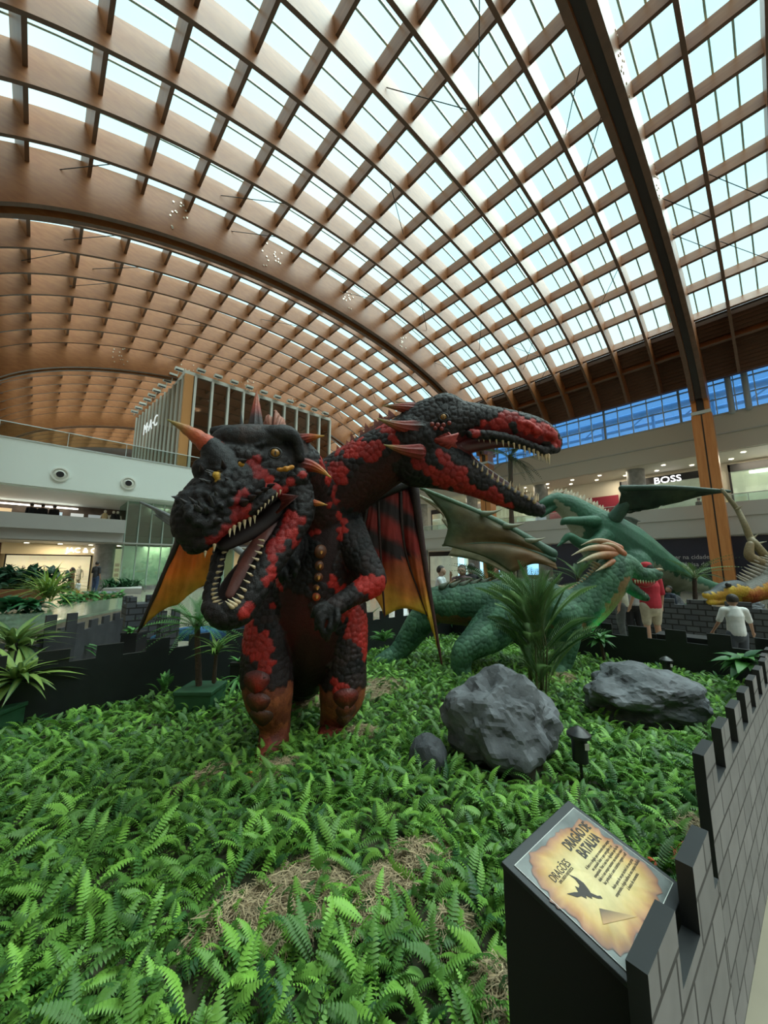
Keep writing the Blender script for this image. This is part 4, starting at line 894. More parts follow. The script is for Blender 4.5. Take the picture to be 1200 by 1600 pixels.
g2_ = empty('rearing_green_dragon', G(1010, 962), 'tall green dragon rearing up on its hind legs with one dark wing spread, farther back', 'dragon statue')
log = []; mb = MB(); L = lambda pts, nm, **k: limb(mb, pts, nm, log, **k); D2 = 11.5
L([(868, 783, D2, 13), (888, 792, D2, 19), (912, 812, D2, 27), (940, 838, D2, 40), (970, 862, D2, 45), (1005, 880, D2, 38), (1035, 893, D2, 28), (1070, 907, D2+.3, 17), (1110, 918, D2+.6, 10), (1150, 924, D2+.9, 6)], 'body')
L([(872, 780, D2, 11), (856, 783, D2-.1, 8), (845, 788, D2-.15, 5)], 'head'); L([(868, 790, D2, 7), (856, 798, D2-.1, 5), (846, 806, D2-.15, 3.5)], 'head')
L([(930, 815, D2-.6, 9), (905, 814, D2-.9, 7), (884, 814, D2-1.1, 6), (878, 819, D2-1.1, 3)], 'arm'); L([(945, 840, D2-.7, 13), (925, 852, D2-.9, 10), (905, 848, D2-1.1, 8), (890, 838, D2-1.2, 6), (880, 845, D2-1.2, 4)], 'arm')
for i in range(4): L([(884, 842, D2-1.2, 3.5), (877-i*2, 848+i*2, D2-1.25, 2)], 'arm', seg=8)
L([(985, 885, D2-.6, 30), (968, 915, D2-.9, 22), (985, 938, D2-.8, 14), (978, 958, D2-.9, 12)], 'leg'); L([(1030, 890, D2+.5, 28), (1040, 925, D2+.4, 18), (1035, 958, D2+.4, 12)], 'leg')
def paint_g2(co, no, nm, t):
    n1 = noise.noise(co*3)
    if nm == 'body' and (no.z < -.25 or no.dot(RIGHT) < -.75) : return lerp((.22, .25, .17), (.30, .33, .24), n1+.5), .1
    return lerp((.024, .090, .050), (.038, .13, .072), n1+.5), (.9 if t < .3 else .35)
finish(mb, log, g2_, .035, .10, .015, paint_g2)
C = catmull([(862, 772, D2), (885, 772, D2), (925, 788, D2), (960, 815, D2), (1000, 848, D2), (1040, 875, D2), (1085, 902, D2)], 8)
for i in range(len(C)-1): horn('back_spine', P(C[i][0], C[i][1]+5, D2), P(C[i][0]+4, C[i][1]-5-(3 if i % 2 else 0), D2), .13, g2_, [(.25, .18, .10), (.42, .34, .22)], M_HORN, n=3, seg=8)
MB().ball(P(859, 783, D2-.15), .05, seg=10).build('eye', M_BLACKM, g2_)
horn('horn', P(866, 776, D2), P(884, 766, D2-.1), .09, g2_, [(.25, .08, .03), (.4, .3, .2)], M_HORN)
w2 = [[P(962, 808, D2-.6), P(985, 800, D2-.8), P(1010, 792, D2-1)], [P(964, 800, D2-.6), P(1010, 795, D2-1), P(1060, 783, D2-1.4)], [P(972, 763, D2-.9), P(1050, 762, D2-1.6), P(1140, 768, D2-2.0)]]
membrane('wing_membrane', w2, g2_, lambda j, i, p: lerp((.012, .035, .022), (.05, .075, .04), noise.noise(p*2)+.5), M_MEMB, scallop=.1, thick=.04)
spar('wing_arm', [P(958, 812, D2-.5), P(976, 790, D2-.7), P(984, 779, D2-.8), P(972, 763, D2-.9)], .22, .10, g2_, [(.015, .07, .04), (.03, .05, .035)]); spar('wing_spar', w2[2], .10, .04, g2_, [(.02, .05, .03)]*2)
w3 = [[P(965, 815, D2+.5), P(990, 830, D2+.9), P(1000, 822, D2+1)], [P(960, 805, D2+.5), P(985, 808, D2+.9), P(1000, 815, D2+1.1)]]
membrane('wing_membrane', w3, g2_, lambda j, i, p: (.04, .05, .035), M_MEMB, thick=.03)

g3 = empty('yellow_dragon', G(1230, 985), 'yellow and orange dragon with grey back scales at the right edge, head low', 'dragon statue')
log = []; mb = MB(); L = lambda pts, nm, **k: limb(mb, pts, nm, log, **k); D3 = 8.2
L([(1310, 925, D3+.6, 60), (1260, 915, D3+.3, 45), (1225, 908, D3+.1, 30), (1190, 917, D3, 19), (1165, 927, D3-.1, 15), (1150, 924, D3-.1, 14)], 'neck')
L([(1152, 922, D3-.1, 15), (1135, 923, D3-.15, 13), (1118, 929, D3-.2, 8), (1103, 930, D3-.25, 5)], 'head'); L([(1148, 934, D3-.1, 9), (1125, 940, D3-.2, 5), (1108, 941, D3-.25, 3.5)], 'head')
L([(1280, 950, D3, 30), (1270, 985, D3-.1, 18), (1262, 1000, D3-.2, 16)], 'leg'); L([(1340, 950, D3+.6, 34), (1330, 985, D3+.4, 20)], 'leg')
def paint_y(co, no, nm, t):
    n1 = noise.noise(co*5)
    if nm == 'head': return (lerp((.50, .36, .03), (.42, .22, .03), n1+.5) if no.z < .55 else (.06, .07, .075)), .8
    if no.z > .45: return (.15, .15, .13), 1
    return lerp((.52, .30, .03), (.30, .06, .015), t*0+.5+n1*1.2-(no.z*.4)), 1
finish(mb, log, g3, .022, .05, .010, paint_y)
C = catmull([(1172, 908, D3), (1185, 890, D3), (1205, 872, D3), (1225, 862, D3)], 4)
for i, c in enumerate(C):
    horn('back_spine', P(c[0]+8, c[1]+12, D3), P(c[0]-22, c[1]-8+i, D3-.1), .08, g3, [(.18, .18, .16), (.42, .38, .30)], M_HORN, n=4, seg=8)
    MB().ball(P(c[0]+10, c[1]+10, D3), .17, seg=10).build('back_scale', mat('grey_scale', (.17, .17, .14), .6, bump=.4), g3)
spar('wing_finger', [P(1128, 765, D3+.3), P(1140, 780, D3+.2), P(1152, 796, D3+.2), P(1163, 818, D3+.1), P(1172, 840, D3+.1), P(1180, 850, D3), P(1205, 880, D3)], .035, .085, g3, [(.20, .18, .11), (.26, .20, .10)])
spar('wing_finger', [P(1172, 850, D3), P(1171, 868, D3), P(1186, 878, D3)], .07, .12, g3, [(.22, .16, .08)]*2)
for x, y, a, b in ((1140, 780, -10, -16), (1152, 796, 8, -6), (1172, 845, 14, -12), (1180, 850, 18, -4)): horn('thorn', P(x, y, D3+.1), P(x+a, y+b, D3), .035, g3, [(.22, .18, .1), (.4, .36, .26)], M_HORN, n=4, seg=8)
MB().ball(P(1138, 914, D3-.33), .055, seg=12).build('eye', M_BLACKM, g3)

g4 = empty('blue_dragon', G(400, 1010), 'blue ridged dragon half hidden behind the red dragon, on a red platform', 'dragon statue')
log = []; mb = MB(); L = lambda pts, nm, **k: limb(mb, pts, nm, log, **k)
L([(430, 900, 7.2, 30), (412, 930, 7.1, 32), (400, 965, 7.0, 30), (410, 985, 7.0, 26)], 'body'); L([(395, 985, 7.0, 16), (350, 992, 7.1, 13), (300, 990, 7.2, 10), (262, 994, 7.2, 7), (240, 998, 7.2, 4)], 'tail')
finish(mb, log, g4, .025, .07, .015, lambda co, no, nm, t: (lerp((.03, .10, .22), (.06, .18, .36), noise.noise(co*5)+.5), 1))
spar('bone_claw', [P(408, 935, 6.7), P(404, 960, 6.65), P(410, 985, 6.6)], .07, .045, g4, [(.5, .46, .36), (.4, .36, .28)])
spar('grey_wing', [P(220, 785, 9), P(245, 796, 8.9), P(278, 812, 8.8), P(330, 830, 8.6), P(400, 880, 7.4)], .03, .07, g4, [(.12, .13, .13), (.15, .16, .16)])
membrane('wing_membrane', [[P(330, 830, 8.6), P(270, 808, 8.8), P(220, 785, 9)], [P(330, 850, 8.6), P(280, 830, 8.8), P(236, 800, 8.95)]], g4, lambda j, i, p: lerp((.12, .13, .13), (.3, .32, .32), noise.noise(p*4)+.5), M_MEMB, thick=.02)
# ================================================================== ENCLOSURE
M_CBR = brick('castle_brick', (.26, .255, .25), (.20, .198, .195), (.045, .043, .042), .21, .105, .006, (PI/2, 0, 0))
M_CDK = brick('dark_castle_brick', (.075, .085, .095), (.055, .06, .07), (.008, .008, .008), .24, .12, .014, (PI/2, 0, 0))
M_CDK2 = brick('dark_castle_brick_side', (.085, .095, .10), (.055, .06, .07), (.008, .008, .008), .24, .12, .014, (PI/2, PI/2, 0))
S('floor', MB().box(-2.6, 7.4, .30, 5.4, 0, .03), mat('bed_soil', (.045, .045, .022), .9, noise_s=6, noise_a=.5))
def castle(name, p, q, top, notch, period, mw, label, mats, thick=.035, group=None, phase=0.0):
    """battlement panel from p to q; mw merlon width; outside face toward the right of p->q"""
    p, q = Vector(p), Vector(q); d = q-p; Ln = d.length; u = d/Ln; n = Vector((u.y, -u.x, 0)); poly = [(0, 0), (Ln, 0)]; x = -phase; pts = []
    while x < Ln:
        a, b = max(0, x), min(Ln, x+mw)
        if b > a: pts += [(a, top), (b, top)]
        a2, b2 = max(0, x+mw), min(Ln, x+period)
        if b2 > a2 and a2 < Ln: pts += [(a2, notch), (b2, notch)]
        x += period
    poly = [(0, 0)]+pts+[(Ln, 0)]; P3_ = [p+u*a+UP*b for a, b in poly]
    mb = MB(); mb.prism([v+n*thick/2 for v in P3_], -n*thick, 0, 1)
    o = mb.build(name, mats, None, False, loc=p); return tag(o, label, 'fence panel', group)
FB = [M_CBR, M_BLACK]
castle('castle_fence', (.50, .268, 0), (1.46, .218, 0), .91, .77, .36, .19, 'short grey brick-painted battlement panel right behind the sign stand', FB, .035, phase=.0)
castle('castle_fence', (1.90, .278, 0), (4.40, .125, 0), .92, .765, .36, .18, 'long grey brick-painted battlement panel along the visitor floor at right', FB, .035)
castle('castle_fence', (4.42, .15, 0), (7.3, -.03, 0), .90, .76, .36, .18, 'last grey brick-painted panel of the front fence, farthest down the row', FB, .035)
castle('castle_fence', (-4.6, 5.38, 0), (-.3, 5.38, 0), .75, .62, .48, .26, 'black battlement panel at far left behind the striped leaf plants', [M_BLACK, M_BLACK], .04)
castle('castle_fence', (-.3, 5.36, 0), (3.3, 5.36, 0), .75, .615, .48, .25, 'black battlement panel left of the red dragon legs', [M_BLACK, M_BLACK], .04, phase=.06)
castle('castle_fence', (3.3, 5.38, 0), (7.3, 5.38, 0), .78, .63, .42, .22, 'black battlement panel behind the green dragon tail', [M_BLACK, M_BLACK], .04)
castle('castle_fence', (7.3, 5.38, 0), (7.3, 2.2, 0), .70, .52, .5, .26, 'black battlement panel behind the green dragon neck', [M_BLACK, M_BLACK], .04)
castle('castle_fence', (7.34, 2.2, 0), (7.34, -.1, 0), .66, .49, .5, .26, 'black battlement panel in front of the boy', [M_BLACK, M_BLACK], .04, phase=.1)
c = G(1075, 1055, 0); o = MB().box(c.x, c.x+.4, c.y-.36, c.y+.36, .0, .56).box(c.x-.03, c.x+.02, c.y-.40, c.y-.34, 0, .56).box(c.x-.03, c.x+.02, c.y+.34, c.y+.40, 0, .56).build('black_crate', mat('matte_black', (.003, .003, .003), .8), None, False, loc=(c.x, c.y, 0)); tag(o, 'low matte black box built against the rear battlement in front of the boy', 'box')
a_, b_ = G(-20, 1012, .80), G(192, 955, .80)
castle('castle_fence', (a_.x, a_.y, 0), (b_.x, b_.y, 0), .80, .68, .42, .22, 'dark grey battlement fence slanting away behind the left black panel', [M_DGREY, M_DGREY], .04)
c = G(96, 966, .95); o = castle('castle_turret', (c.x-.16, c.y-.2, 0), (c.x+.16, c.y-.1, 0), 1.02, .80, .22, .11, 'narrow dark grey turret board with two prongs in front of the stone ledge', [M_DGREY, M_DGREY], .04)
tw = P(218, 965, 7.6)
def tower(c, w_, h, label, m1):
    r = empty('castle_tower', (c.x, c.y, 0), label, 'castle tower'); MB().box(c.x-w_/2, c.x+w_/2, c.y-w_/2, c.y+w_/2, 0, h-.14).build('shaft', m1, r, False)
    for i in range(3):
        for j in range(3):
            if i == 1 and j == 1 or (i+j) % 2: continue
            x, y = c.x-w_/2+i*w_*.36, c.y-w_/2+j*w_*.36; MB().box(x, x+w_*.28, y, y+w_*.28, h-.14, h).build('merlon', m1, r, False)
    return r
tower(tw, .55, 1.05, 'square dark brick castle tower standing behind the left wing tip', M_CDK)
tower(P(262, 985, 6.9), .3, .85, 'slim dark brick castle tower partly hidden by the left wing', M_CDK)
# second enclosure behind: dark brick wall with crenels and pale gaps
castle('brick_wall', (10.6, 7.0, 0), (10.6, -3.5, 0), .92, .80, .62, .40, 'long dark brick battlement wall of the next enclosure, behind the boy', [M_CDK2, M_CDK2], .12)
S('floor', MB().box(10.7, 16, -3, 10, 0, .1), mat('bed_soil'))
o = MB().box(2.4, 6.2, 6.0, 8.2, 0, .2).build('red_platform', mat('red_carpet', (.42, .05, .045), .8), None, False, loc=(4, 7, 0)); tag(o, 'low red carpeted platform behind the black fence, under the blue dragon', 'platform')
# ---- sign stand
def qmesh(mb, a, b, c, d, mi=0, cs=None): mb.add([a, b, c, d], [(0, 1, 2, 3)], mi, cs); return mb
HL, HR, LR, LL = Vector((.905, .535, .90)), Vector((1.262, .515, .90)), Vector((1.298, .262, .795)), Vector((.938, .272, .795))
pod = empty('sign_stand', ((HL.x+HR.x)/2, .40, 0), 'black slanted lectern stand with a parchment sign about a battle dragon, inside the grey fence', 'sign stand')
TOPN = (HR-HL).cross(LL-HL).normalized(); TOPN = TOPN if TOPN.z > 0 else -TOPN
mb = MB(); tp = [HL, HR, LR, LL]; bt = [Vector((p.x, p.y, 0)) for p in tp]
mb.add(tp+bt, [(0, 1, 2, 3), (0, 4, 5, 1), (1, 5, 6, 2), (2, 6, 7, 3), (3, 7, 4, 0), (7, 6, 5, 4)]); o = mb.build('cabinet', mat('stand_black', (.006, .006, .007), .6), pod, False)
mb = MB(); ex = (HR-HL).normalized(); ey = (HL-LL).normalized(); cc = (HL+HR+LR+LL)/4
mb.obox(cc+TOPN*.006, ex*.184, ey*.145, TOPN*.006); mb.build('top_board', mat('stand_charcoal', (.018, .021, .024), .5), pod, False, bevel=.002)
SW, SH = .166, .122
def SG(u, v, h=0): return cc+TOPN*(.0125+h)+ex*(u*SW)+ey*(v*SH)      # sign coordinates -1..1
sg = MB().add([SG(-1, -1), SG(1, -1), SG(1, 1), SG(-1, 1)], [(0, 1, 2, 3)]).prism([SG(-1, -1), SG(1, -1), SG(1, 1), SG(-1, 1)], TOPN*.0012).build('sign_panel', mat('sign_grey', (.14, .155, .15), .25, noise_s=14, noise_a=.35), pod, False)
mb = MB()
for a, b in (((-1, -1), (1, -1)), ((1, -1), (1, 1)), ((1, 1), (-1, 1)), ((-1, 1), (-1, -1))): mb.tube([SG(*a, .0015), SG(*b, .0015)], .0009, 6)
mb.build('sign_border', mat('border_white', (.7, .72, .7), .4), sg)
# parchment with torn edge and burnt rim
mb = MB(); N_ = 90; ring = []
for i in range(N_):
    a = 2*PI*i/N_; ca, sa = math.cos(a), math.sin(a); q = (abs(ca)**5+abs(sa)**5)**(-1/5)
    jag = 1+.10*noise.noise(Vector((ca*3, sa*3, 1)))+.10*noise.noise(Vector((ca*9, sa*9, 5)))+.05*noise.noise(Vector((ca*25, sa*25, 2)))-.02
    ring.append((ca*q*.97*jag-.02, sa*q*.93*jag))
vs = [SG(0, 0, .002)]; cs = [(.62, .50, .24)]
for f_, col in ((.35, (.62, .52, .25)), (.6, (.60, .45, .18)), (.78, (.52, .32, .10)), (.9, (.40, .19, .07)), (.97, (.30, .13, .07)), (1.0, (.12, .06, .05))):
    for i in range(N_):
        u, v = ring[i]; k = .06*noise.noise(Vector((u*5, v*5, f_*9))); vs.append(SG(u*f_, v*f_, .002)); cs.append(tuple(max(0, c_+k) for c_ in col))
fs = [(0, 1+i, 1+(i+1) % N_) for i in range(N_)]+[(1+r*N_+i, 1+r*N_+(i+1) % N_, 1+(r+1)*N_+(i+1) % N_, 1+(r+1)*N_+i) for r in range(5) for i in range(N_)]
mb.add(vs, fs, 0, cs); mb.build('parchment_print', mat('parchment', (.5, .4, .2), .35, attr='Col', noise_s=25, noise_a=.15), sg, False, colors=True)
mb = MB(); tri = [SG(-.69, -.45, .003), SG(-.51, -.30, .003), SG(-.14, -.77, .003)]; mb.add(tri, [(0, 1, 2)], 0, [(.45, .25, .10), (.06, .04, .03), (.55, .36, .15)]); mb.build('curled_corner', mat('parchment'), sg, False, colors=True)
M_INK = mat('ink', (.030, .022, .018), .5)
def stext(t, u, v, size, wd, al='LEFT'): return text_part(t, 'sign_text', size, SG(u, v, .0028), ex, ey, M_INK, sg, .0002, wd, al, .03 if size > .03 else 0)
stext('DRAGÃO DE', .02, .52, .034, .135); stext('BATALHA', .10, .27, .034, .11)
stext('DRAGÕES', -.72, .38, .026, .085); stext('UMA LENDA FANTÁSTICA', -.66, .31, .009, .07)
ly = .14
for t, wd in (('A fera e o dragão que se movem sobre sangue,', .150), ('no passado lutar e que mergulhe é se', .128), ('conquistado. Voar à sua luta e dignidade que lhe foi', .158), ('dado e é um sempre mantiver nas mutações mais e', .158), ('luz principal e sem cicatrizes regem o sol!', .150)):
    stext(t, -.08+(.158-wd)/2/SW, ly, .0105, wd); ly -= .085
ly -= .05
for t, wd in (('Assim quem de seu par incrível é de suas garras', .140), ('compreendeu, e dragão batalhou de uma conquista Batalhidão', .170), ('à busca de momento.', .075)): stext(t, -.10+(.17-wd)/2/SW, ly, .0105, wd); ly -= .09
# winged emblem (plain dragon silhouette)
em = [(-.52+(u+.58)*.72, .02+(v+.2)*.80) for u, v in ((-.86, -.02), (-.70, -.10), (-.62, -.16), (-.58, -.10), (-.55, -.05), (-.52, -.12), (-.44, -.10), (-.40, .02), (-.42, .18), (-.34, .02), (-.32, -.14), (-.36, -.26), (-.40, -.34), (-.34, -.46), (-.28, -.50), (-.30, -.56), (-.38, -.50), (-.46, -.38), (-.50, -.42), (-.54, -.30), (-.60, -.34), (-.64, -.24), (-.74, -.20))]
mb = MB(); mb.prism([SG(u, v, .0026) for u, v in em], TOPN*.0004); mb.build('sign_emblem', M_INK, sg, False)
# ---- floor strip outside (pale boards)
# ---- rocks
M_ROCK = mat('rock_grey', (.115, .125, .135), .85, noise_s=5, noise_a=.5, bump=1.0, bump_s=7)
def rock(box, d, label, seed, squash=.8, m=None, rough=.22, sub=5):
    x0, y0, x1, y1 = box; c = P((x0+x1)/2, (y0+y1)/2, d); rx = PR((x1-x0)/2, d); rz = PR((y1-y0)/2, d)*1.02
    bm = bmesh.new(); bmesh.ops.create_icosphere(bm, subdivisions=sub, radius=1); off = Vector((seed*7.1, seed*3.3, 1))
    for v in bm.verts:
        n_ = v.co.normalized(); k = 1+rough*noise.noise(n_*1.3+off)*1.6+rough*.5*noise.noise(n_*3.1+off)+rough*.22*abs(noise.noise(n_*7+off))+rough*.10*noise.noise(n_*16+off)
        k += rough*.9*(.5-abs(noise.noise(n_*2.3+off*2)))*.6-rough*.25*abs(noise.noise(n_*5+off)); cell = 0
        v.co = n_*(k-cell*.3); v.co.z = max(v.co.z, -.85)
    me = bpy.data.meshes.new('rock'); bm.to_mesh(me); bm.free(); n = len(me.vertices); co = np.empty(n*3); me.vertices.foreach_get('co', co); co = co.reshape(-1, 3)
    mx = np.abs(co).max(0); co = co/mx; w_ = co[:, 0:1]*np.array(RIGHT)*rx+co[:, 1:2]*np.array(FWD)*rx*squash+co[:, 2:3]*np.array(UP)*rz
    me.vertices.foreach_set('co', w_.ravel()); me.materials.append(m or M_ROCK); smooth_mesh(me, 14); me.update()
    o = bpy.data.objects.new('rock', me); COL.objects.link(o); o.location = (c.x, c.y, max(c.z, rz*.8)); return tag(o, label, 'rock')
rock((694, 1074, 874, 1222), 3.30, 'largest craggy grey rock, in front of the bushy palm', 1)
rock((918, 1056, 1080, 1148), 4.15, 'wide flat-topped grey rock behind the small mushroom lamp', 3)
rock((641, 1164, 699, 1222), 3.16, 'small smooth dark rock-shaped speaker left of the largest rock', 5, m=mat('speaker_rock', (.055, .062, .07), .75, bump=.3, bump_s=30), rough=.12, sub=4)
rock((925, 1048, 958, 1072), 4.75, 'tiny dark rock behind the wide flat-topped rock', 6, rough=.15, sub=4)
rock((1150, 938, 1195, 962), 11.8, 'pale grey rock behind the dark brick wall, near the yellow dragon', 7); rock((1028, 928, 1068, 962), 10.9, 'pale grey rock behind the dark brick wall, right of the red cap man', 8)
# ---- mushroom lamps
def mushroom(x, y0, y1, d, label, k=1):
    b = G(x, y1, 0.0); zt = P(x, y0, d).z; b = P(x, (y0+y1)/2, d); b.z = 0; s = PR(k, d); r = empty('path_lamp', b, label, 'garden lamp')
    MB().cyl(b, b+UP*(zt-47*s), 2.2*s, seg=10).build('stake', M_BLACKM, r)
    mb = MB(); N2 = 20; z1, z2 = zt-47*s, zt-12*s
    mb.cyl(b+UP*z1, b+UP*z2, 10.5*s, seg=24); mb.build('housing', M_BLACKM, r)
    mb = MB(); mb.tube([b+UP*(zt-14*s), b+UP*(zt-10*s), b+UP*(zt-4*s), b+UP*zt], [16*s, 16*s, 9*s, 2*s], 28, cap=False); mb.build('cap', mat('cap_black', (.02, .021, .022), .35), r, angle=30)
    q = b+UP*(zt-24*s)-FWD*10.3*s+RIGHT*5*s; MB().obox(q, RIGHT*3*s, UP*4*s, FWD*1.2*s).build('sensor_window', mat('sensor', (.55, .55, .5), .3), r, False)
mushroom(907, 1134, 1240, 2.95, 'black mushroom-capped path lamp beside the sign stand'); mushroom(1043, 1025, 1075, 4.95, 'small black path lamp in front of the rear black box', .52)

# ================================================================== PLANTS
def leafmat(name, base, rough=.45, tr=.25): return mat(name, base, rough, attr='Col', transl=tr, spec=.45)
M_FERN = leafmat('fern_green', (.1, .3, .06))
def frond_template(n=15, width=.16, leafw=.075, arch=.35, tipdroop=.25, back=.15):
    V = []; Fc = []; T_ = []
    def z(t): return arch*math.sin(t*PI*.62)-tipdroop*t**3*.6 if arch > 0 else arch*t**2
    for i in range(n):
        t = .08+.92*i/(n-1); w_ = width*(math.sin(min(1, t*1.35+.12)*PI*.5) if t < .55 else max(0.0, 1-(t-.55)/.45)**.8*.98+.02); x = t; zz = z(t)
        for sgn in (-1, 1):
            b = len(V); lw = leafw*(.6+.4*w_/width)
            V += [(x-lw*.35, 0, zz), (x+lw*.1+back*w_, sgn*w_*.55, zz+.03*w_/width-.0), (x+back*w_*1.6, sgn*w_, zz-.05*w_/width), (x+lw*.62, 0, zz)]
            # mid lift on the edge
            V[b+1] = (x-lw*.30+back*w_*.7, sgn*w_*.55, zz+.012); V.append((x+lw*.45+back*w_*.7, sgn*w_*.6, zz-.004))
            Fc += [(b, b+1, b+4, b+3), (b+1, b+2, b+2, b+4)]
            T_ += [t]*5
    b = len(V)
    for i in range(6):
        t = i/5; V += [(t*.98, -.008*(1.2-t), z(t)-.003), (t*.98, .008*(1.2-t), z(t)-.003)]; T_ += [t-2]*2
    Fc += [(b+2*i, b+2*i+1, b+2*i+3, b+2*i+2) for i in range(5)]
    return np.array(V, np.float32), np.array(Fc, np.int32), np.array(T_, np.float32)
def scatter(tpl, pos, yaw, pitch, roll, scale, col, stemcol=(.10, .16, .04)):
    V, Fc, T_ = tpl; n = len(pos); nv = len(V)
    cy, sy, cp, sp, cr, sr = np.cos(yaw), np.sin(yaw), np.cos(pitch), np.sin(pitch), np.cos(roll), np.sin(roll)
    X = V[None, :, 0]*scale[:, None]; Y = V[None, :, 1]*scale[:, None]; Z = V[None, :, 2]*scale[:, None]
    Y, Z = Y*cr[:, None]-Z*sr[:, None], Y*sr[:, None]+Z*cr[:, None]
    X, Z = X*cp[:, None]-Z*sp[:, None], X*sp[:, None]+Z*cp[:, None]
    X, Y = X*cy[:, None]-Y*sy[:, None], X*sy[:, None]+Y*cy[:, None]
    W = np.stack([X+pos[:, 0:1], Y+pos[:, 1:2], Z+pos[:, 2:3]], -1).reshape(-1, 3)
    Fa = (Fc[None]+(np.arange(n)*nv)[:, None, None]).reshape(-1, Fc.shape[1])
    Cc = np.repeat(col[:, None, :], nv, 1); st_ = T_ < -.5; Cc[:, st_] = np.array(stemcol); return W, Fa, Cc.reshape(-1, 3)
def quads_to_tris(Fa): # quads where index 2==1+1 repeated are triangles; split everything
    a = Fa[:, [0, 1, 2]]; b = Fa[:, [0, 2, 3]]; T3 = np.concatenate([a, b]); ok = (T3[:, 0] != T3[:, 1]) & (T3[:, 1] != T3[:, 2]) & (T3[:, 0] != T3[:, 2]); return T3[ok]
def greens(n, lo=(.040, .13, .022), hi=(.25, .52, .075), p=1.2, dark=.15):
    t = rng.random(n)**p; c = np.outer(1-t, lo)+np.outer(t, hi); k = rng.random(n) < dark; c[k] = c[k]*.6+np.array((.004, .03, .02)); c *= rng.uniform(.8, 1.2, (n, 1)); return c.astype(np.float32)
# exclusion zones (rocks, stand)
EXC = [((c.x, c.y), r) for c, r in ((P(785, 1150, 3.30), .42), (P(1000, 1100, 4.15), .45), (P(670, 1190, 3.16), .12), (P(908, 1225, 2.85), .13))]
hayspots = [(460, 1405, .30, .20), (590, 1400, .22, .13), (655, 1350, .22, .16), (560, 1150, .20, .14), (590, 1075, .55, .35), (430, 1205, .28, .14), (360, 1440, .18, .10), (780, 1560, .14, .10), (500, 1100, .35, .25), (1080, 1300, .15, .1), (330, 1215, .25, .12), (700, 1460, .12, .08), (880, 1060, .3, .2)]
HS = [(G(x, y, .05), a, b) for x, y, a, b in hayspots]
tplA = frond_template(16, .15, .075); tplB = frond_template(11, .19, .11, .30, .3, .25)
def bed(n, tpl, slo, shi, cond, seed_density=1, zlo=.0, zhi=.07):
    pos = np.stack([rng.uniform(-2.5, 7.2, n), rng.uniform(.47, 5.3, n), rng.uniform(zlo, zhi, n)], -1)
    keep = np.ones(n, bool)
    for (cx, cy), r in EXC: keep &= (pos[:, 0]-cx)**2+(pos[:, 1]-cy)**2 > r*r
    for h, a, b in HS:
        q = ((pos[:, 0]-h.x)/a)**2+((pos[:, 1]-h.y)/b)**2 < .8; keep &= ~(q & (rng.random(n) < .66))
    keep &= ~((pos[:, 0] > .86) & (pos[:, 0] < 1.34) & (pos[:, 1] < .58))
    fw = pos[:, 0]*ST+pos[:, 1]*CT; rt = pos[:, 0]*CT-pos[:, 1]*ST; keep &= cond(fw, rt); pos = pos[keep]; n = len(pos)
    dist = np.hypot(pos[:, 0], pos[:, 1])
    return scatter(tpl, pos, rng.uniform(0, 2*PI, n), rng.uniform(-.15, .75, n)**1, rng.normal(0, .55, n), rng.uniform(slo, shi, n), greens(n))
parts = [bed(34000, tplA, .10, .23, lambda f, r: (f > .8) & (f < 3.6) & (np.abs(r) < f*1.25+.3)), bed(34000, tplB, .08, .17, lambda f, r: (f >= 3.0) & (np.abs(r) < f*1.25+.4), zhi=.08)]
Vs = np.concatenate([p[0] for p in parts]); off = np.cumsum([0]+[len(p[0]) for p in parts[:-1]]); Fs = np.concatenate([p[1]+o_ for p, o_ in zip(parts, off)]); Cs = np.concatenate([p[2] for p in parts])
o = fast_mesh('fern_ground_cover', Vs, quads_to_tris(Fs), 3, M_FERN, Cs); tag(o, 'thick carpet of small green plastic ferns covering the dragon enclosure', 'ferns', kind='stuff')
# larger single fern clumps that stand out
def fern_clump(loc, n, size, label, tpl=tplA, group=None, pot=None, up=(.3, 1.1), lo=(.03, .12, .02), hi=(.16, .42, .07), name='fern_plant', cat='plant', spread=.03):
    loc = Vector(loc); pos = np.tile(np.array(loc), (n, 1))+rng.uniform(-spread, spread, (n, 3)); pos[:, 2] = loc.z+rng.uniform(0, spread, n)
    W, Fa, Cc = scatter(tpl, pos, rng.uniform(0, 2*PI, n), rng.uniform(up[0], up[1], n), rng.normal(0, .3, n), rng.uniform(.7, 1.1, n)*size, greens(n, lo, hi))
    r = empty(name, (loc.x, loc.y, 0), label, cat, group); W = W-np.array(r.location); o = fast_mesh('foliage', W, quads_to_tris(Fa), 3, M_FERN, Cc); o.parent = r; return r
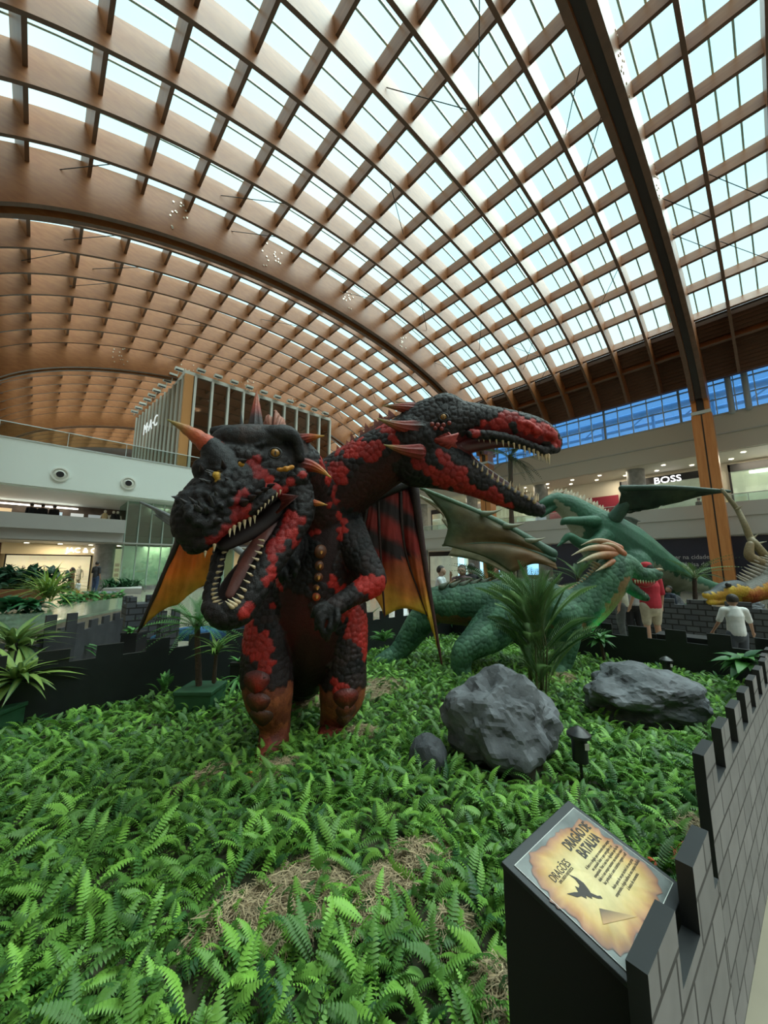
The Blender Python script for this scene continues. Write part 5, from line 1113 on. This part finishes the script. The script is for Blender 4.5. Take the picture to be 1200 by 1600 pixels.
# hay
M_HAY = mat('dry_hay', (.40, .31, .17), .75, attr='Col')
def hay(h, a, b, label):
    n = int(5200*a*b/.06*.9); n = min(max(n, 500), 6500); th = rng.uniform(0, 2*PI, n); rr_2 = np.sqrt(rng.random(n)); cx = h.x+np.cos(th)*rr_2*a; cy = h.y+np.sin(th)*rr_2*b
    cz = .03+.09*(1-rr_2**2)*min(1, .2/max(a, b))*rng.random(n)+rng.uniform(0, .03, n); yaw = rng.uniform(0, 2*PI, n); L_ = rng.uniform(.05, .17, n)*.8; cur = rng.normal(0, .9, n); lift = rng.normal(0, .12, n); wd = rng.uniform(.0009, .002, n)
    V = []; S_ = np.linspace(-.5, .5, 5)
    W = np.zeros((n, 5, 2, 3), np.float32)
    for k, s in enumerate(S_):
        ang = yaw+cur*s*1.6; x = cx+np.cos(ang)*L_*s*1.0; y = cy+np.sin(ang)*L_*s; z = cz+lift*L_*s+(.25-s*s)*L_*.5*np.abs(np.sin(yaw*3))
        nx, ny = -np.sin(ang)*wd, np.cos(ang)*wd
        W[:, k, 0] = np.stack([x-nx, y-ny, z], -1); W[:, k, 1] = np.stack([x+nx, y+ny, z+wd], -1)
    Fa = np.concatenate([np.stack([np.arange(n)*10+2*k, np.arange(n)*10+2*k+1, np.arange(n)*10+2*k+3, np.arange(n)*10+2*k+2], -1) for k in range(4)])
    cc_ = np.outer(rng.uniform(.45, 1.15, n), (.46, .36, .21)); Cc = np.repeat(cc_, 10, 0)
    o = fast_mesh('hay_heap', W.reshape(-1, 3), Fa, 4, M_HAY, Cc); tag(o, label, 'hay', kind='stuff')
hl = ['largest heap of dry hay among the ferns in the foreground', 'dry hay right of the largest foreground heap', 'heap of dry hay in the foreground below the small dark rock', 'heap of hay against the right foot of the red dragon', 'flat spread of pale hay on the ground behind the red dragon', 'loose hay around the left foot of the red dragon', 'thin hay at the left end of the largest foreground heap', 'small tuft of hay left of the sign stand', 'hay on the ground between the legs of the red dragon', 'small tuft of hay right of the mushroom lamp', 'hay left of the dragon foot', 'small tuft of hay right of the foreground heaps', 'hay under the bushy palm']
for (h, a, b), t in zip(HS, hl): hay(h, a, b, t)
# strap-leaved plants
def strap(tplname, n, wmax, arch, fold=.25):
    V = []; Fc = []
    for i in range(n+1):
        t = i/n; w_ = wmax*max(0.0, math.sin(PI*min(1, t*.9+.12)))**.8*(1-t**4*.9); z = -arch*t*t; x = t*(1-.15*t)
        V += [(x, -w_, z+w_*fold), (x, 0, z), (x, w_, z+w_*fold)]
    for i in range(n): b = 3*i; Fc += [(b, b+1, b+4, b+3), (b+1, b+2, b+5, b+4)]
    return np.array(V, np.float32), np.array(Fc, np.int32), np.zeros(len(V), np.float32)
T_STRAP = strap('s', 8, .062, .70); T_WIDE = strap('w', 7, .17, .55); T_THIN = strap('t', 8, .022, .85)
def strap_plant(loc, n, size, label, tpl, lo, hi, up=(.2, 1.3), name='leafy_plant', cat='plant', group=None, spread=.03, stem=0, pot=None, stripe=None, base=None, m=None):
    loc = Vector(loc); b = base or Vector((loc.x, loc.y, 0)); r = empty(name, b, label, cat, group)
    pos = np.tile(np.array(loc), (n, 1))+rng.uniform(-1, 1, (n, 3))*spread
    W, Fa, Cc = scatter(tpl, pos, rng.uniform(0, 2*PI, n), rng.uniform(up[0], up[1], n), rng.normal(0, .2, n), rng.uniform(.65, 1.1, n)*size, greens(n, lo, hi, 1, .05))
    if stripe is not None: Cc = Cc.reshape(n, -1, 3); Cc[:, 1::3] = Cc[:, 1::3]*.5+np.array(stripe)*.5; Cc = Cc.reshape(-1, 3)
    o = fast_mesh('foliage', W-np.array(b), quads_to_tris(Fa), 3, m or M_FERN, Cc); o.parent = r
    if stem: MB().tube([b+UP*.02, loc+UP*.02], [stem, stem*.7], 10).build('stem', mat('bark_brown', (.07, .045, .03), .9, bump=.8, bump_s=40), r)
    if pot:
        w_, h, m_ = pot; p = b; mb = MB(); ax, ay = RIGHT*w_/2, FWD*w_/2
        mb.obox(p+UP*h/2, ax, ay, UP*h/2); mb.obox(p+UP*(h-.015), ax*1.06, ay*1.06, UP*.02); mb.build('planter_box', m_, r, False, bevel=.006)
    return r
M_GPOT = mat('green_planter', (.022, .085, .038), .55, noise_s=8, noise_a=.2); M_BPOT = mat('black_planter', (.010, .011, .011), .5)
YG = ((.10, .20, .03), (.30, .42, .08)); DG = ((.012, .05, .022), (.035, .13, .04)); MG = ((.03, .12, .03), (.10, .30, .06))
# palm leaf: long leaflets along an arching rachis
T_PALM = frond_template(28, .20, .0085, -.38, .55, .9); T_CYC = frond_template(24, .16, .028, -.75, .6, .35)
def palm(loc, n, size, label, tpl=T_PALM, lo=(.02, .07, .02), hi=(.09, .19, .05), up=(.5, 1.45), stems=8, trunk=0, base=None, pot=None, name='potted_palm', cat='palm', group=None, stemr=.010, spread=.06):
    loc = Vector(loc); b = base or Vector((loc.x, loc.y, 0)); r = empty(name, b, label, cat, group)
    if stems:
        for i in range(stems):
            a = rng.uniform(0, 2*PI); q = b+Vector((math.cos(a), math.sin(a), 0))*spread; MB().tube([q, q+(loc-b)*.6+Vector((math.cos(a), math.sin(a), 0))*.03, loc+Vector((math.cos(a), math.sin(a), 0))*.05], [stemr*1.4, stemr, stemr*.6], 8).build('stem', mat('cane_green', (.10, .11, .045), .6), r)
    if trunk: 
        mb = MB(); hh = (loc-b).length; nn = 14; mb.tube([b.lerp(loc, i/nn) for i in range(nn+1)], [trunk*(1+.12*(i % 2))*(1-.15*i/nn) for i in range(nn+1)], 12); mb.build('trunk', mat('bark_brown'), r)
    pos = np.tile(np.array(loc), (n, 1))+rng.uniform(-1, 1, (n, 3))*spread; pos[:, 2] = loc.z-rng.random(n)**1.3*(loc.z-b.z)*(.9 if stems else .05)
    W, Fa, Cc = scatter(tpl, pos, rng.uniform(0, 2*PI, n), rng.uniform(up[0], up[1], n), rng.normal(0, .2, n), rng.uniform(.75, 1.1, n)*size, greens(n, lo, hi, 1, .05), (.12, .15, .05))
    o = fast_mesh('fronds', W-np.array(b), quads_to_tris(Fa), 3, M_FERN, Cc); o.parent = r
    if pot:
        w_, h, m_ = pot; mb = MB(); mb.obox(b+UP*h/2, RIGHT*w_/2, FWD*w_/2, UP*h/2); mb.obox(b+UP*(h-.015), RIGHT*w_*.53, FWD*w_*.53, UP*.02); mb.build('planter_box', m_, r, False, bevel=.006)
    return r
pb = P(840, 1085, 4.75); pb.z = 0
palm(P(838, 960, 4.75), 72, .80, 'bushy green palm standing behind the largest rock', stems=9, base=pb, up=(.85, 1.5), spread=.09, lo=(.04, .11, .03), hi=(.17, .30, .09))
b = G(312, 1112, 0); palm(P(308, 978, 4.5), 30, .50, 'cycad palm with brown trunk in a green planter, left of the red dragon', tpl=T_CYC, stems=0, trunk=.035, base=Vector((b.x, b.y, 0)), pot=(.40, .27, M_GPOT), up=(.2, 1.5), lo=(.03, .11, .02), hi=(.09, .30, .05))
strap_plant(P(338, 1020, 4.45), 22, .36, 'striped leafy plant beside the cycad in the green planter', T_STRAP, (.05, .16, .03), (.25, .42, .08), stem=.025, up=(.5, 1.4), base=P(334, 1068, 4.45))
strap_plant(P(22, 1015, 4.4), 70, .60, 'large striped leaf plant at the left edge, upper of the two', T_STRAP, (.02, .09, .03), (.22, .36, .09), up=(.1, 1.3), stem=.04, base=Vector((*P(10, 1120, 4.4).xy, 0)), stripe=(.35, .45, .12))
strap_plant(P(28, 1065, 3.9), 70, .54, 'large striped leaf plant in the green planter at the left edge, lower of the two', T_STRAP, (.02, .09, .035), (.25, .38, .08), up=(.1, 1.35), stem=.035, base=Vector((*P(-30, 1160, 3.75).xy, 0)), pot=(.42, .28, M_GPOT), stripe=(.4, .5, .12))
strap_plant(P(375, 1035, 5.0), 16, .20, 'small leafy plant in a black planter near the left knee of the red dragon', T_WIDE, *MG, base=Vector((*P(378, 1075, 5.0).xy, 0)), pot=(.24, .42, M_BPOT))
strap_plant(P(372, 1062, 4.3), 18, .26, 'leafy plant at the corner of the green planter beside the dragon leg', T_STRAP, *MG, up=(.0, .9))
fern_clump(P(255, 1085, 4.6), 12, .26, 'fern sprig standing against the black fence at left', up=(.5, 1.3))
fern_clump(P(600, 1003, 6.6), 26, .26, 'pale green shrub hanging on the black fence left of the green dragon foot', tpl=tplB, up=(-.2, 1.0))
strap_plant(P(938, 1000, 6.3), 30, .26, 'leafy shrub on a short stem below the green dragon neck', T_WIDE, *MG, stem=.03, up=(-.1, 1.3), base=Vector((*P(945, 1030, 6.3).xy, 0)))
strap_plant(P(1165, 1035, 4.6), 34, .34, 'leafy shrub near the right end of the rear fence', T_WIDE, *MG, up=(.0, 1.1))
strap_plant(P(208, 990, 6.2), 26, .22, 'leafy plant in a tall black planter behind the left wing tip', T_WIDE, *MG, up=(0, 1.2), base=Vector((*P(208, 1010, 6.2).xy, 0)), pot=(.26, .58, M_BPOT))
strap_plant(P(120, 1013, 5.9), 18, .40, 'broad pale leaves lying behind the left black fence', T_STRAP, *MG, up=(0, .6))
strap_plant(P(1005, 1062, 4.9), 8, .12, 'glossy leaves near the wide rock, green lamp light painted into their colour', T_WIDE, (.02, .5, .2), (.05, .7, .3), up=(.3, 1.3))  # green lamp glow is put into the leaf colour
strap_plant(G(1062, 1345, .12), 12, .10, 'orange red plastic coral flower behind the front fence', T_THIN, (.6, .08, .02), (.8, .16, .05), up=(.5, 1.5), cat='flower', name='orange_flower')
strap_plant(G(1017, 1350, .10), 8, .05, 'small orange red flower head near the corner of the sign stand', T_WIDE, (.6, .08, .02), (.8, .16, .05), up=(.2, 1.3), cat='flower', name='orange_flower')
# palms and greenery beyond the enclosure
palm(P(1085, 905, 10.8), 16, 1.0, 'palm beside the yellow dragon head, behind the brick wall', tpl=T_CYC, stems=0, trunk=.06, base=Vector((*P(1085, 950, 10.8).xy, 0)), lo=(.03, .08, .02), hi=(.14, .22, .07))
palm(P(765, 912, 8.2), 16, .85, 'dark palm behind the back of the walking green dragon', tpl=T_CYC, stems=0, trunk=.05, base=Vector((*P(765, 960, 8.2).xy, 0)), lo=(.015, .05, .02), hi=(.06, .13, .05))
palm(P(905, 905, 9.5), 14, .8, 'palm behind the horns of the walking green dragon', tpl=T_CYC, stems=0, trunk=.05, base=Vector((*P(905, 960, 9.5).xy, 0)), lo=(.02, .06, .02), hi=(.09, .18, .05))
palm(P(797, 712, 24), 20, 2.1, 'tall fan palm tree under the open jaws of the profile head', tpl=T_CYC, stems=0, trunk=.16, base=Vector((*P(800, 890, 24).xy, 0)), lo=(.008, .02, .008), hi=(.03, .06, .02), name='palm_tree', up=(-.3, 1.4))
# left side planters
M_PWOOD = mat('planter_wood', (.20, .08, .03), .5, noise_s=3, noise_a=.2)
pl = empty('stone_planter', G(60, 975, .45), 'long planter with a polished stone ledge behind the left fence', 'planter')
pt_ = [G(-60, 1000, .5), G(60, 975, .5), G(200, 948, .5), G(204, 932, .5), G(60, 950, .5), G(-60, 968, .5)]
MB().prism(pt_, Vector((0, 0, -.06))).build('ledge', mat('green_marble', (.16, .21, .15), .12, noise_s=2, noise_a=.3), pl, False)
MB().prism([p+FWD*.05-UP*.06 for p in pt_], Vector((0, 0, -.38))).build('planter_side', mat('brown_granite', (.12, .10, .07), .4, noise_s=6, noise_a=.4), pl, False)
wp = empty('wooden_planter', P(35, 925, 17), 'low wooden planter box full of dark shrubs at the far left', 'planter')
A, B, C_, D_ = P(-60, 925, 17), P(72, 925, 17), P(66, 915, 21), P(-60, 915, 21)
for q in (A, B, C_, D_): q.z = 0
MB().prism([q for q in (A, B, C_, D_)], UP*.62).build('planter_box', M_PWOOD, wp, False)
wb = empty('wooden_bench', P(130, 932, 19), 'low wooden bench deck with a grey pad under the man in jeans', 'bench')
A, B, C_, D_ = P(108, 933, 19.0), P(172, 933, 19.0), P(182, 925, 21.5), P(128, 925, 21.5)
for q in (A, B, C_, D_): q.z = 0
MB().prism([A, B, C_, D_], UP*.22).build('deck', M_PWOOD, wb, False); MB().prism([(x+UP*.22)*1 for x in (A.lerp(C_, .35), B.lerp(C_, .4), C_, D_)], UP*.05).build('pad', mat('grey_pad', (.14, .15, .18), .8), wb, False)
for i, (x, y, d, s) in enumerate(((10, 895, 18.5, 1.3), (35, 890, 18.2, 1.4), (60, 893, 18, 1.2), (85, 897, 18.5, 1.0), (-15, 895, 18, 1.3))):
    strap_plant(P(x, 910, d), 170, s*.5, 'dark broad-leaved shrub in the wooden planter, %s' % ('second from the left edge', 'tall one in the middle', 'right of the tall one', 'rightmost', 'at the left picture edge')[i], T_WIDE, (.008, .035, .018), (.03, .10, .05), up=(-.4, 1.5), group='dark shrubs in the wooden planter', spread=.55, base=Vector((*P(x, y, d).xy, .55)))
strap_plant(P(75, 932, 11), 110, 1.25, 'big yellow green spider plant behind the stone ledge', T_THIN, *YG, up=(.5, 1.5), spread=.15, base=Vector((*P(75, 940, 11).xy, .4)))
for i, (x, y) in enumerate(((5, 950), (28, 947), (50, 948))): strap_plant(P(x, y, 9.5), 26, .55, 'broad dark hosta leaves behind the ledge, %s' % ('at the picture edge', 'middle of three', 'next to the spider plant')[i], T_WIDE, (.015, .07, .03), (.05, .20, .07), up=(0, 1.2), spread=.1, base=Vector((*P(x, y, 9.5).xy, .4)), group='hostas behind the stone ledge')
for i in range(8):
    p = P(100+i*12, 936-i*.5, 12.5+i*.5); strap_plant(p, 26, .42, 'low green ground plant behind the ledge, number %s to the right of the spider plant' % ('one', 'two', 'three', 'four', 'five', 'six', 'seven', 'eight')[i], T_WIDE, (.03, .13, .04), (.10, .30, .07), up=(0, 1.0), spread=.15, base=Vector((p.x, p.y, .35)), group='row of low plants behind the ledge')
for i in range(6):
    p = P(172+i*8, 900, 24+i*.3); p.z = .35; strap_plant(p, 70, .8, 'bushy green plant in the far planter by the round column, %s' % ('leftmost', 'second', 'third', 'fourth', 'fifth', 'rightmost')[i], T_STRAP, (.012, .05, .02), (.04, .15, .05), up=(-.2, 1.4), spread=.3, base=Vector((p.x, p.y, .3)), group='plants in the far planter')
fpb = empty('grey_planter', P(190, 912, 24.2), 'low grey stone planter in front of the bright shop', 'planter'); A, B, C_, D_ = P(162, 914, 23), P(222, 914, 23), P(222, 910, 26), P(168, 910, 26)
for q in (A, B, C_, D_): q.z = 0
MB().prism([A, B, C_, D_], UP*.35).build('planter_box', M_GREYW, fpb, False)
for i, (x, y, d, s) in enumerate(((690, 905, 9.5, .8), (668, 898, 9.5, .8), (560, 900, 10, .8), (1010, 905, 13, 1.2), (1065, 925, 12, 1.0), (1185, 965, 9.5, .8), (880, 900, 12, 1.2))):
    q = P(x, y, d); q.z = .1; strap_plant(q, 60, s*.85, 'green bush beyond the enclosure, %s' % ('below the raised phones', 'left of the man in white', 'hidden behind the red dragon waist', 'behind the red cap', 'left of the yellow dragon', 'under the yellow dragon', 'left of the swept horns')[i], T_STRAP, *DG, up=(.3, 1.5), spread=.2)

# ================================================================== PEOPLE
M_SKIN = {}
def skinm(c):
    k = 'skin_%d' % int(c[0]*1000); return mat(k, c, .5)
def person(loc, h, face, label, shirt, pants, skin=(.42, .24, .16), hair=(.02, .014, .01), armL=None, armR=None, shorts=False, dress=False, cap=None, longhair=False, shoes=(.03, .03, .03), stride=.0, sleeve=.5, lean=0, voxel=None, phone=None, build=1.0, head_turn=0):
    """face: direction the chest points (world xy). arms: (elbow, wrist) offsets from the shoulder in body axes (side, front, up) in units of height"""
    loc = Vector(loc); f = Vector((face[0], face[1], 0)).normalized(); s = Vector((f.y, -f.x, 0)); r = empty('person', loc, label, 'person')
    def Q(a, b, c): return loc+s*(a*h)+f*(b*h)+UP*(c*h)
    hw = .100*build; hp = .052*build; V_ = f
    armL = armL or ((-.02, -.01, -.17), (-.025, .02, -.32)); armR = armR or ((.02, -.01, -.17), (.025, .02, -.32))
    mb = MB(); T = lambda pts, rad, seg=12, flat=1: mb.tube([Vector(p) for p in pts], [x*h for x in rad], seg, flat, V=None)
    def arm(sd, A):
        S_ = Q(sd*hw*1.08, lean*.8, .80); E_ = S_+s*(A[0][0]*h)+f*(A[0][1]*h)+UP*(A[0][2]*h); W_ = S_+s*(A[1][0]*h)+f*(A[1][1]*h)+UP*(A[1][2]*h); return S_, E_, W_
    arms = [arm(-1, armL), arm(1, armR)]; legs = []
    for sd, st_ in ((-1, stride), (1, -stride)):
        K = Q(sd*hp*1.05, st_*.6+.012, .28); An = Q(sd*hp*1.1, st_-.01, .045); Hp = Q(sd*hp, 0, .50); legs.append((Hp, K, An))
    # body: head, neck, torso, arms, hands, legs as one surface
    T([Q(0, 0, .50), Q(0, .0, .56), Q(0, .0, .64), Q(0, lean*.5, .72), Q(0, lean*.8, .785)], [.078*build, .080*build, .070*build, .080*build, .070*build], 16)
    T([Q(-hw*.9, lean*.8, .795), Q(hw*.9, lean*.8, .795)], [.036, .036]); T([Q(0, lean*.8, .79), Q(0, lean, .86)], [.034, .030])
    hc = Q(0, lean+.008, .925); mb.ball(hc, h*.058, .92, 1.05, 1.22, 18)
    mb.ball(hc+f*h*.030-UP*h*.028, h*.034, 1, 1, 1.1, 12); mb.ball(hc+f*h*.064-UP*h*.008, h*.010, 1, 1, 1.3, 8)
    for sd in (-1, 1): mb.ball(hc+s*sd*h*.055-UP*h*.005, h*.012, .6, 1, 1.5, 8); mb.ball(hc+f*h*.052+s*sd*h*.018+UP*h*.016, h*.013, 1, .6, .6, 8)
    for S_, E_, W_ in arms:
        T([S_, E_, W_], [.027, .021, .014]); d = (W_-E_).normalized(); T([W_, W_+d*h*.035], [.016, .018], 10, 1)
        sx = d.cross(f) if abs(d.dot(f)) < .8 else d.cross(UP); sx.normalize()
        for k in range(4): b0 = W_+d*h*.042+sx*h*(k-1.5)*.0085; T([b0, b0+d*h*(.024-.003*abs(k-1.3))+f*h*.003, b0+d*h*(.040-.004*abs(k-1.3))+f*h*.010], [.0048, .0044, .0036], 6)
        T([W_+d*h*.014+sx*h*.014, W_+d*h*.030+sx*h*.026+f*h*.006, W_+d*h*.044+sx*h*.028+f*h*.012], [.0058, .005, .004], 6)
    for Hp, K, An in legs: T([Hp, K, An], [.050*build, .033, .021]); T([An, An+f*h*.05-UP*h*.022], [.022, .018])
    me = fuse(mb, voxel or h*.0060, 2); put(me, 'body', skinm(skin), r)
    # shirt
    mb = MB(); b_ = .53 if not dress else .36
    if dress: T([Q(0, 0, .34), Q(0, 0, .42), Q(0, 0, .50), Q(0, 0, .60), Q(0, lean*.5, .70), Q(0, lean*.8, .80)], [.115, .108, .098, .078, .086, .070], 18)
    else: T([Q(0, 0, .505), Q(0, 0, .58), Q(0, 0, .65), Q(0, lean*.5, .73), Q(0, lean*.8, .795)], [.091*build, .090*build, .084*build, .091*build, .072*build], 18)
    T([Q(-hw*.95, lean*.8, .800), Q(hw*.95, lean*.8, .800)], [.044, .044]); T([Q(0, lean*.8, .80), Q(0, lean*.9, .828)], [.045, .038])
    for S_, E_, W_ in arms: T([S_, S_.lerp(E_, min(1, sleeve*2))]+([E_.lerp(W_, sleeve*2-1)] if sleeve > .5 else []), [.040, .036]+([.028] if sleeve > .5 else []))
    put(fuse(mb, h*.0085, 3), 'dress' if dress else 'shirt', mat('cloth_%s' % str(shirt), shirt, .8, noise_s=14 if max(shirt) < .9 else 10, noise_a=.12, bump=.25, bump_s=12), r)
    if not dress:
        mb = MB(); T([Q(0, 0, .475), Q(0, 0, .54)], [.086*build, .084*build], 16)
        for Hp, K, An in legs: T([Hp, K if not shorts else Hp.lerp(K, .85)]+([An+UP*h*.01] if not shorts else []), [.058*build, .046]+([.032] if not shorts else []))
        put(fuse(mb, h*.0085, 2), 'trousers' if not shorts else 'shorts', mat('cloth_%s' % str(pants), pants, .85, noise_s=14, noise_a=.15), r)
    for Hp, K, An in legs: MB().tube([An-f*h*.02-UP*h*.022, An+f*h*.055-UP*h*.024, An+f*h*.085-UP*h*.028], [.024*h, .024*h, .018*h], 12).build('shoe', mat('shoe_%s' % str(shoes), shoes, .5), r)
    mb = MB(); mb.ball(hc+UP*h*.014-f*h*.010, h*.0625, .95, 1.03, 1.14, 18)
    if longhair: mb.tube([hc-f*h*.02+UP*h*.02, hc-f*h*.045-UP*h*.03, hc-f*h*.045-UP*h*.10], [.055*h, .052*h, .030*h], 14)
    ob = mb.build('hair', mat('hair_%s' % str(hair), hair, .6, bump=.4, bump_s=60), r)
    bmh = bmesh.new(); bmh.from_mesh(ob.data); kill = [v for v in bmh.verts if (v.co+loc-hc).dot(f) > h*.022 and (v.co+loc-hc).z < h*.035 or ((v.co+loc-hc).z < -h*.03 and not longhair)]
    bmesh.ops.delete(bmh, geom=kill, context='VERTS'); bmh.to_mesh(ob.data); bmh.free()
    if cap is not None:
        mb = MB(); mb.tube([hc+UP*h*.022, hc+UP*h*.055, hc+UP*h*.078, hc+UP*h*.086], [.066*h, .062*h, .042*h, .012*h], 20, cap=False); mb.tube([hc+f*h*.05+UP*h*.03, hc+f*h*.115+UP*h*.018], [.048*h, .034*h], 12, flat=.10, V=s); mb.build('cap', mat('cap_cloth_%s' % str(cap), cap, .8), r)
    if phone:
        S_, E_, W_ = arms[phone-1 if phone > 0 else 0]; d = (W_-E_).normalized(); c0 = W_+d*h*.07
        o = MB().obox(c0, s*.037, UP*.075, f*.004).build('mobile_phone', M_BLACKM, None, False, loc=c0); tag(o, 'dark mobile phone held up by the person in the white shirt', 'phone')
    return r
def at(x, d): q = P(x, 900, d); q.z = 0; return q
DOWN = ((-.03, .0, -.17), (-.02, .05, -.31)); 
person(at(1012, 7.5), 1.72, FWD+RIGHT*-.1, 'person in a red T-shirt, red cap and beige shorts seen from behind', (.38, .015, .03), (.40, .35, .26), shorts=True, cap=(.40, .012, .02), armL=((-.07, .0, -.16), (-.09, .05, -.30)), build=1.18, sleeve=.45)
person(at(965, 8.0), 1.66, FWD*.6-RIGHT, 'person in a cream shirt and grey trousers behind the neck of the green dragon', (.50, .52, .40), (.09, .10, .10), build=1.05, sleeve=.5)
person(at(985, 8.4), 1.62, FWD+RIGHT*.4, 'person in black trousers and patterned top between the cream shirt and the red cap', (.30, .30, .30), (.008, .008, .010), longhair=True)
person(at(1139, 5.9), 1.20, FWD+RIGHT*.35, 'boy in a white T-shirt leaning with both hands on the rear fence', (.66, .68, .66), (.07, .08, .10), skin=(.36, .20, .13), armL=((-.055, .03, -.17), (-.095, .10, -.29)), armR=((.055, .03, -.17), (.10, .10, -.29)), build=1.05, sleeve=.4)
person(at(1043, 9.6), 1.15, -RIGHT, 'small child in dark clothes behind the brick wall, right of the red shirt', (.03, .04, .06), (.03, .03, .04))
person(at(689, 9.0), 1.66, RIGHT*.8-FWD*.3, 'person in a white shirt holding a phone up, behind the green dragon tail', (.60, .66, .68), (.10, .10, .12), skin=(.45, .28, .2), armR=((.02, .06, -.10), (.02, .19, -.02)), armL=((-.02, .05, -.12), (0, .17, -.05)), phone=2)
person(at(722, 8.8), 1.68, -RIGHT*.5-FWD, 'person with long brown hair in a dark patterned blouse raising one hand', (.10, .06, .06), (.05, .04, .04), hair=(.07, .03, .018), skin=(.45, .28, .2), longhair=True, armR=((.05, .04, -.12), (.02, .10, .04)), build=1.08)
person(at(737, 9.4), 1.72, RIGHT*.2+FWD, 'person in a black T-shirt standing behind the long-haired person', (.012, .012, .014), (.03, .03, .04), build=1.05)
person(at(150, 21.0)+UP*.22, 1.74, FWD+RIGHT*.1, 'person in a dark grey shirt and blue jeans on the low wooden deck', (.035, .036, .040), (.05, .085, .16), armL=((-.05, .02, -.15), (.0, .10, -.20)))
person(at(112, 19.5), 1.62, -RIGHT*.3-FWD*.2, 'person in a brown dress reaching an arm to the left', (.14, .075, .03), (.1, .06, .03), dress=True, longhair=True, hair=(.03, .015, .01), armL=((-.02, .13, -.08), (-.02, .26, -.12)), stride=.03)
person(at(124, 19.0), .98, RIGHT, 'small child in a white top and yellow trousers beside the brown dress', (.55, .55, .55), (.45, .22, .03), shoes=(.35, .05, .02))
person(Vector((E0+1.0, 3.2, 4.85)), 1.7, FWD, 'dark dressed person at the upper railing below the shop sign', (.02, .02, .025), (.02, .02, .03)); person(Vector((E0+1.4, -2.9, 4.85)), 1.7, -RIGHT, 'person in black sitting area by the upper railing, right of the timber column', (.02, .03, .05), (.02, .02, .03))
for i, x in enumerate((55, 68, 82)): 
    q = P(x, 790, 31.5); person(Vector((q.x, AL+1.6, 4.0)), 1.75, (0, 1), 'dark silhouetted person at the upper left gallery, %s of the three' % ('left', 'middle', 'right')[i], (.008, .008, .01), (.008, .008, .01), voxel=.02)
# mannequins
def mannequin(loc, label, col, grp):
    loc = Vector(loc); r = empty('mannequin', loc, label, 'mannequin', grp); mb = MB(); T = lambda pts, rad: mb.tube([loc+Vector(p) for p in pts], rad, 12)
    T([(0, 0, .9), (0, 0, 1.1), (0, 0, 1.4)], [.13, .11, .15]); T([(-.17, 0, 1.4), (.17, 0, 1.4)], [.05, .05]); T([(0, 0, 1.42), (0, 0, 1.55)], [.05, .045]); mb.ball(loc+Vector((0, 0, 1.67)), .10, .9, 1, 1.2)
    for sd in (-1, 1): T([(sd*.2, 0, 1.4), (sd*.25, -.02, 1.1), (sd*.24, -.06, .85)], [.045, .04, .03]); T([(sd*.08, 0, .9), (sd*.09, 0, .5), (sd*.10, 0, .06)], [.08, .055, .04])
    put(fuse(mb, .02, 2), 'figure', mat('mannequin_white', (.75, .72, .62), .4), r); mb = MB(); mb.tube([loc+Vector((0, 0, .8)), loc+Vector((0, 0, 1.1)), loc+Vector((0, 0, 1.42))], [.17, .145, .17], 14); mb.build('garment', mat('garment_%s' % str(col), col, .8), r)
    MB().cyl(loc, loc+UP*.03, .22, seg=20).build('base_plate', M_BLACKM, r); return r
for i, (x, c) in enumerate(((-.9, (.7, .6, .45)), (-.5, (.5, .45, .35)), (.2, (.72, .6, .4)), (2.1, (.6, .6, .55)))): mannequin((x+.3, AL+4.7, 0), 'pale mannequin in the cream shop window, %s' % ('leftmost', 'second from left', 'third from left', 'alone at the right')[i], c, 'mannequins in the cream shop window')
for i, (x, c) in enumerate(((3.3, (.7, .55, .3)), (3.8, (.02, .02, .02)), (4.05, (.02, .02, .02)))): mannequin((x, AL+2.2, 4.0), 'mannequin on the upper left gallery by the glass corner, %s of the three' % ('left', 'middle', 'right')[i], c, 'mannequins on the upper left gallery')
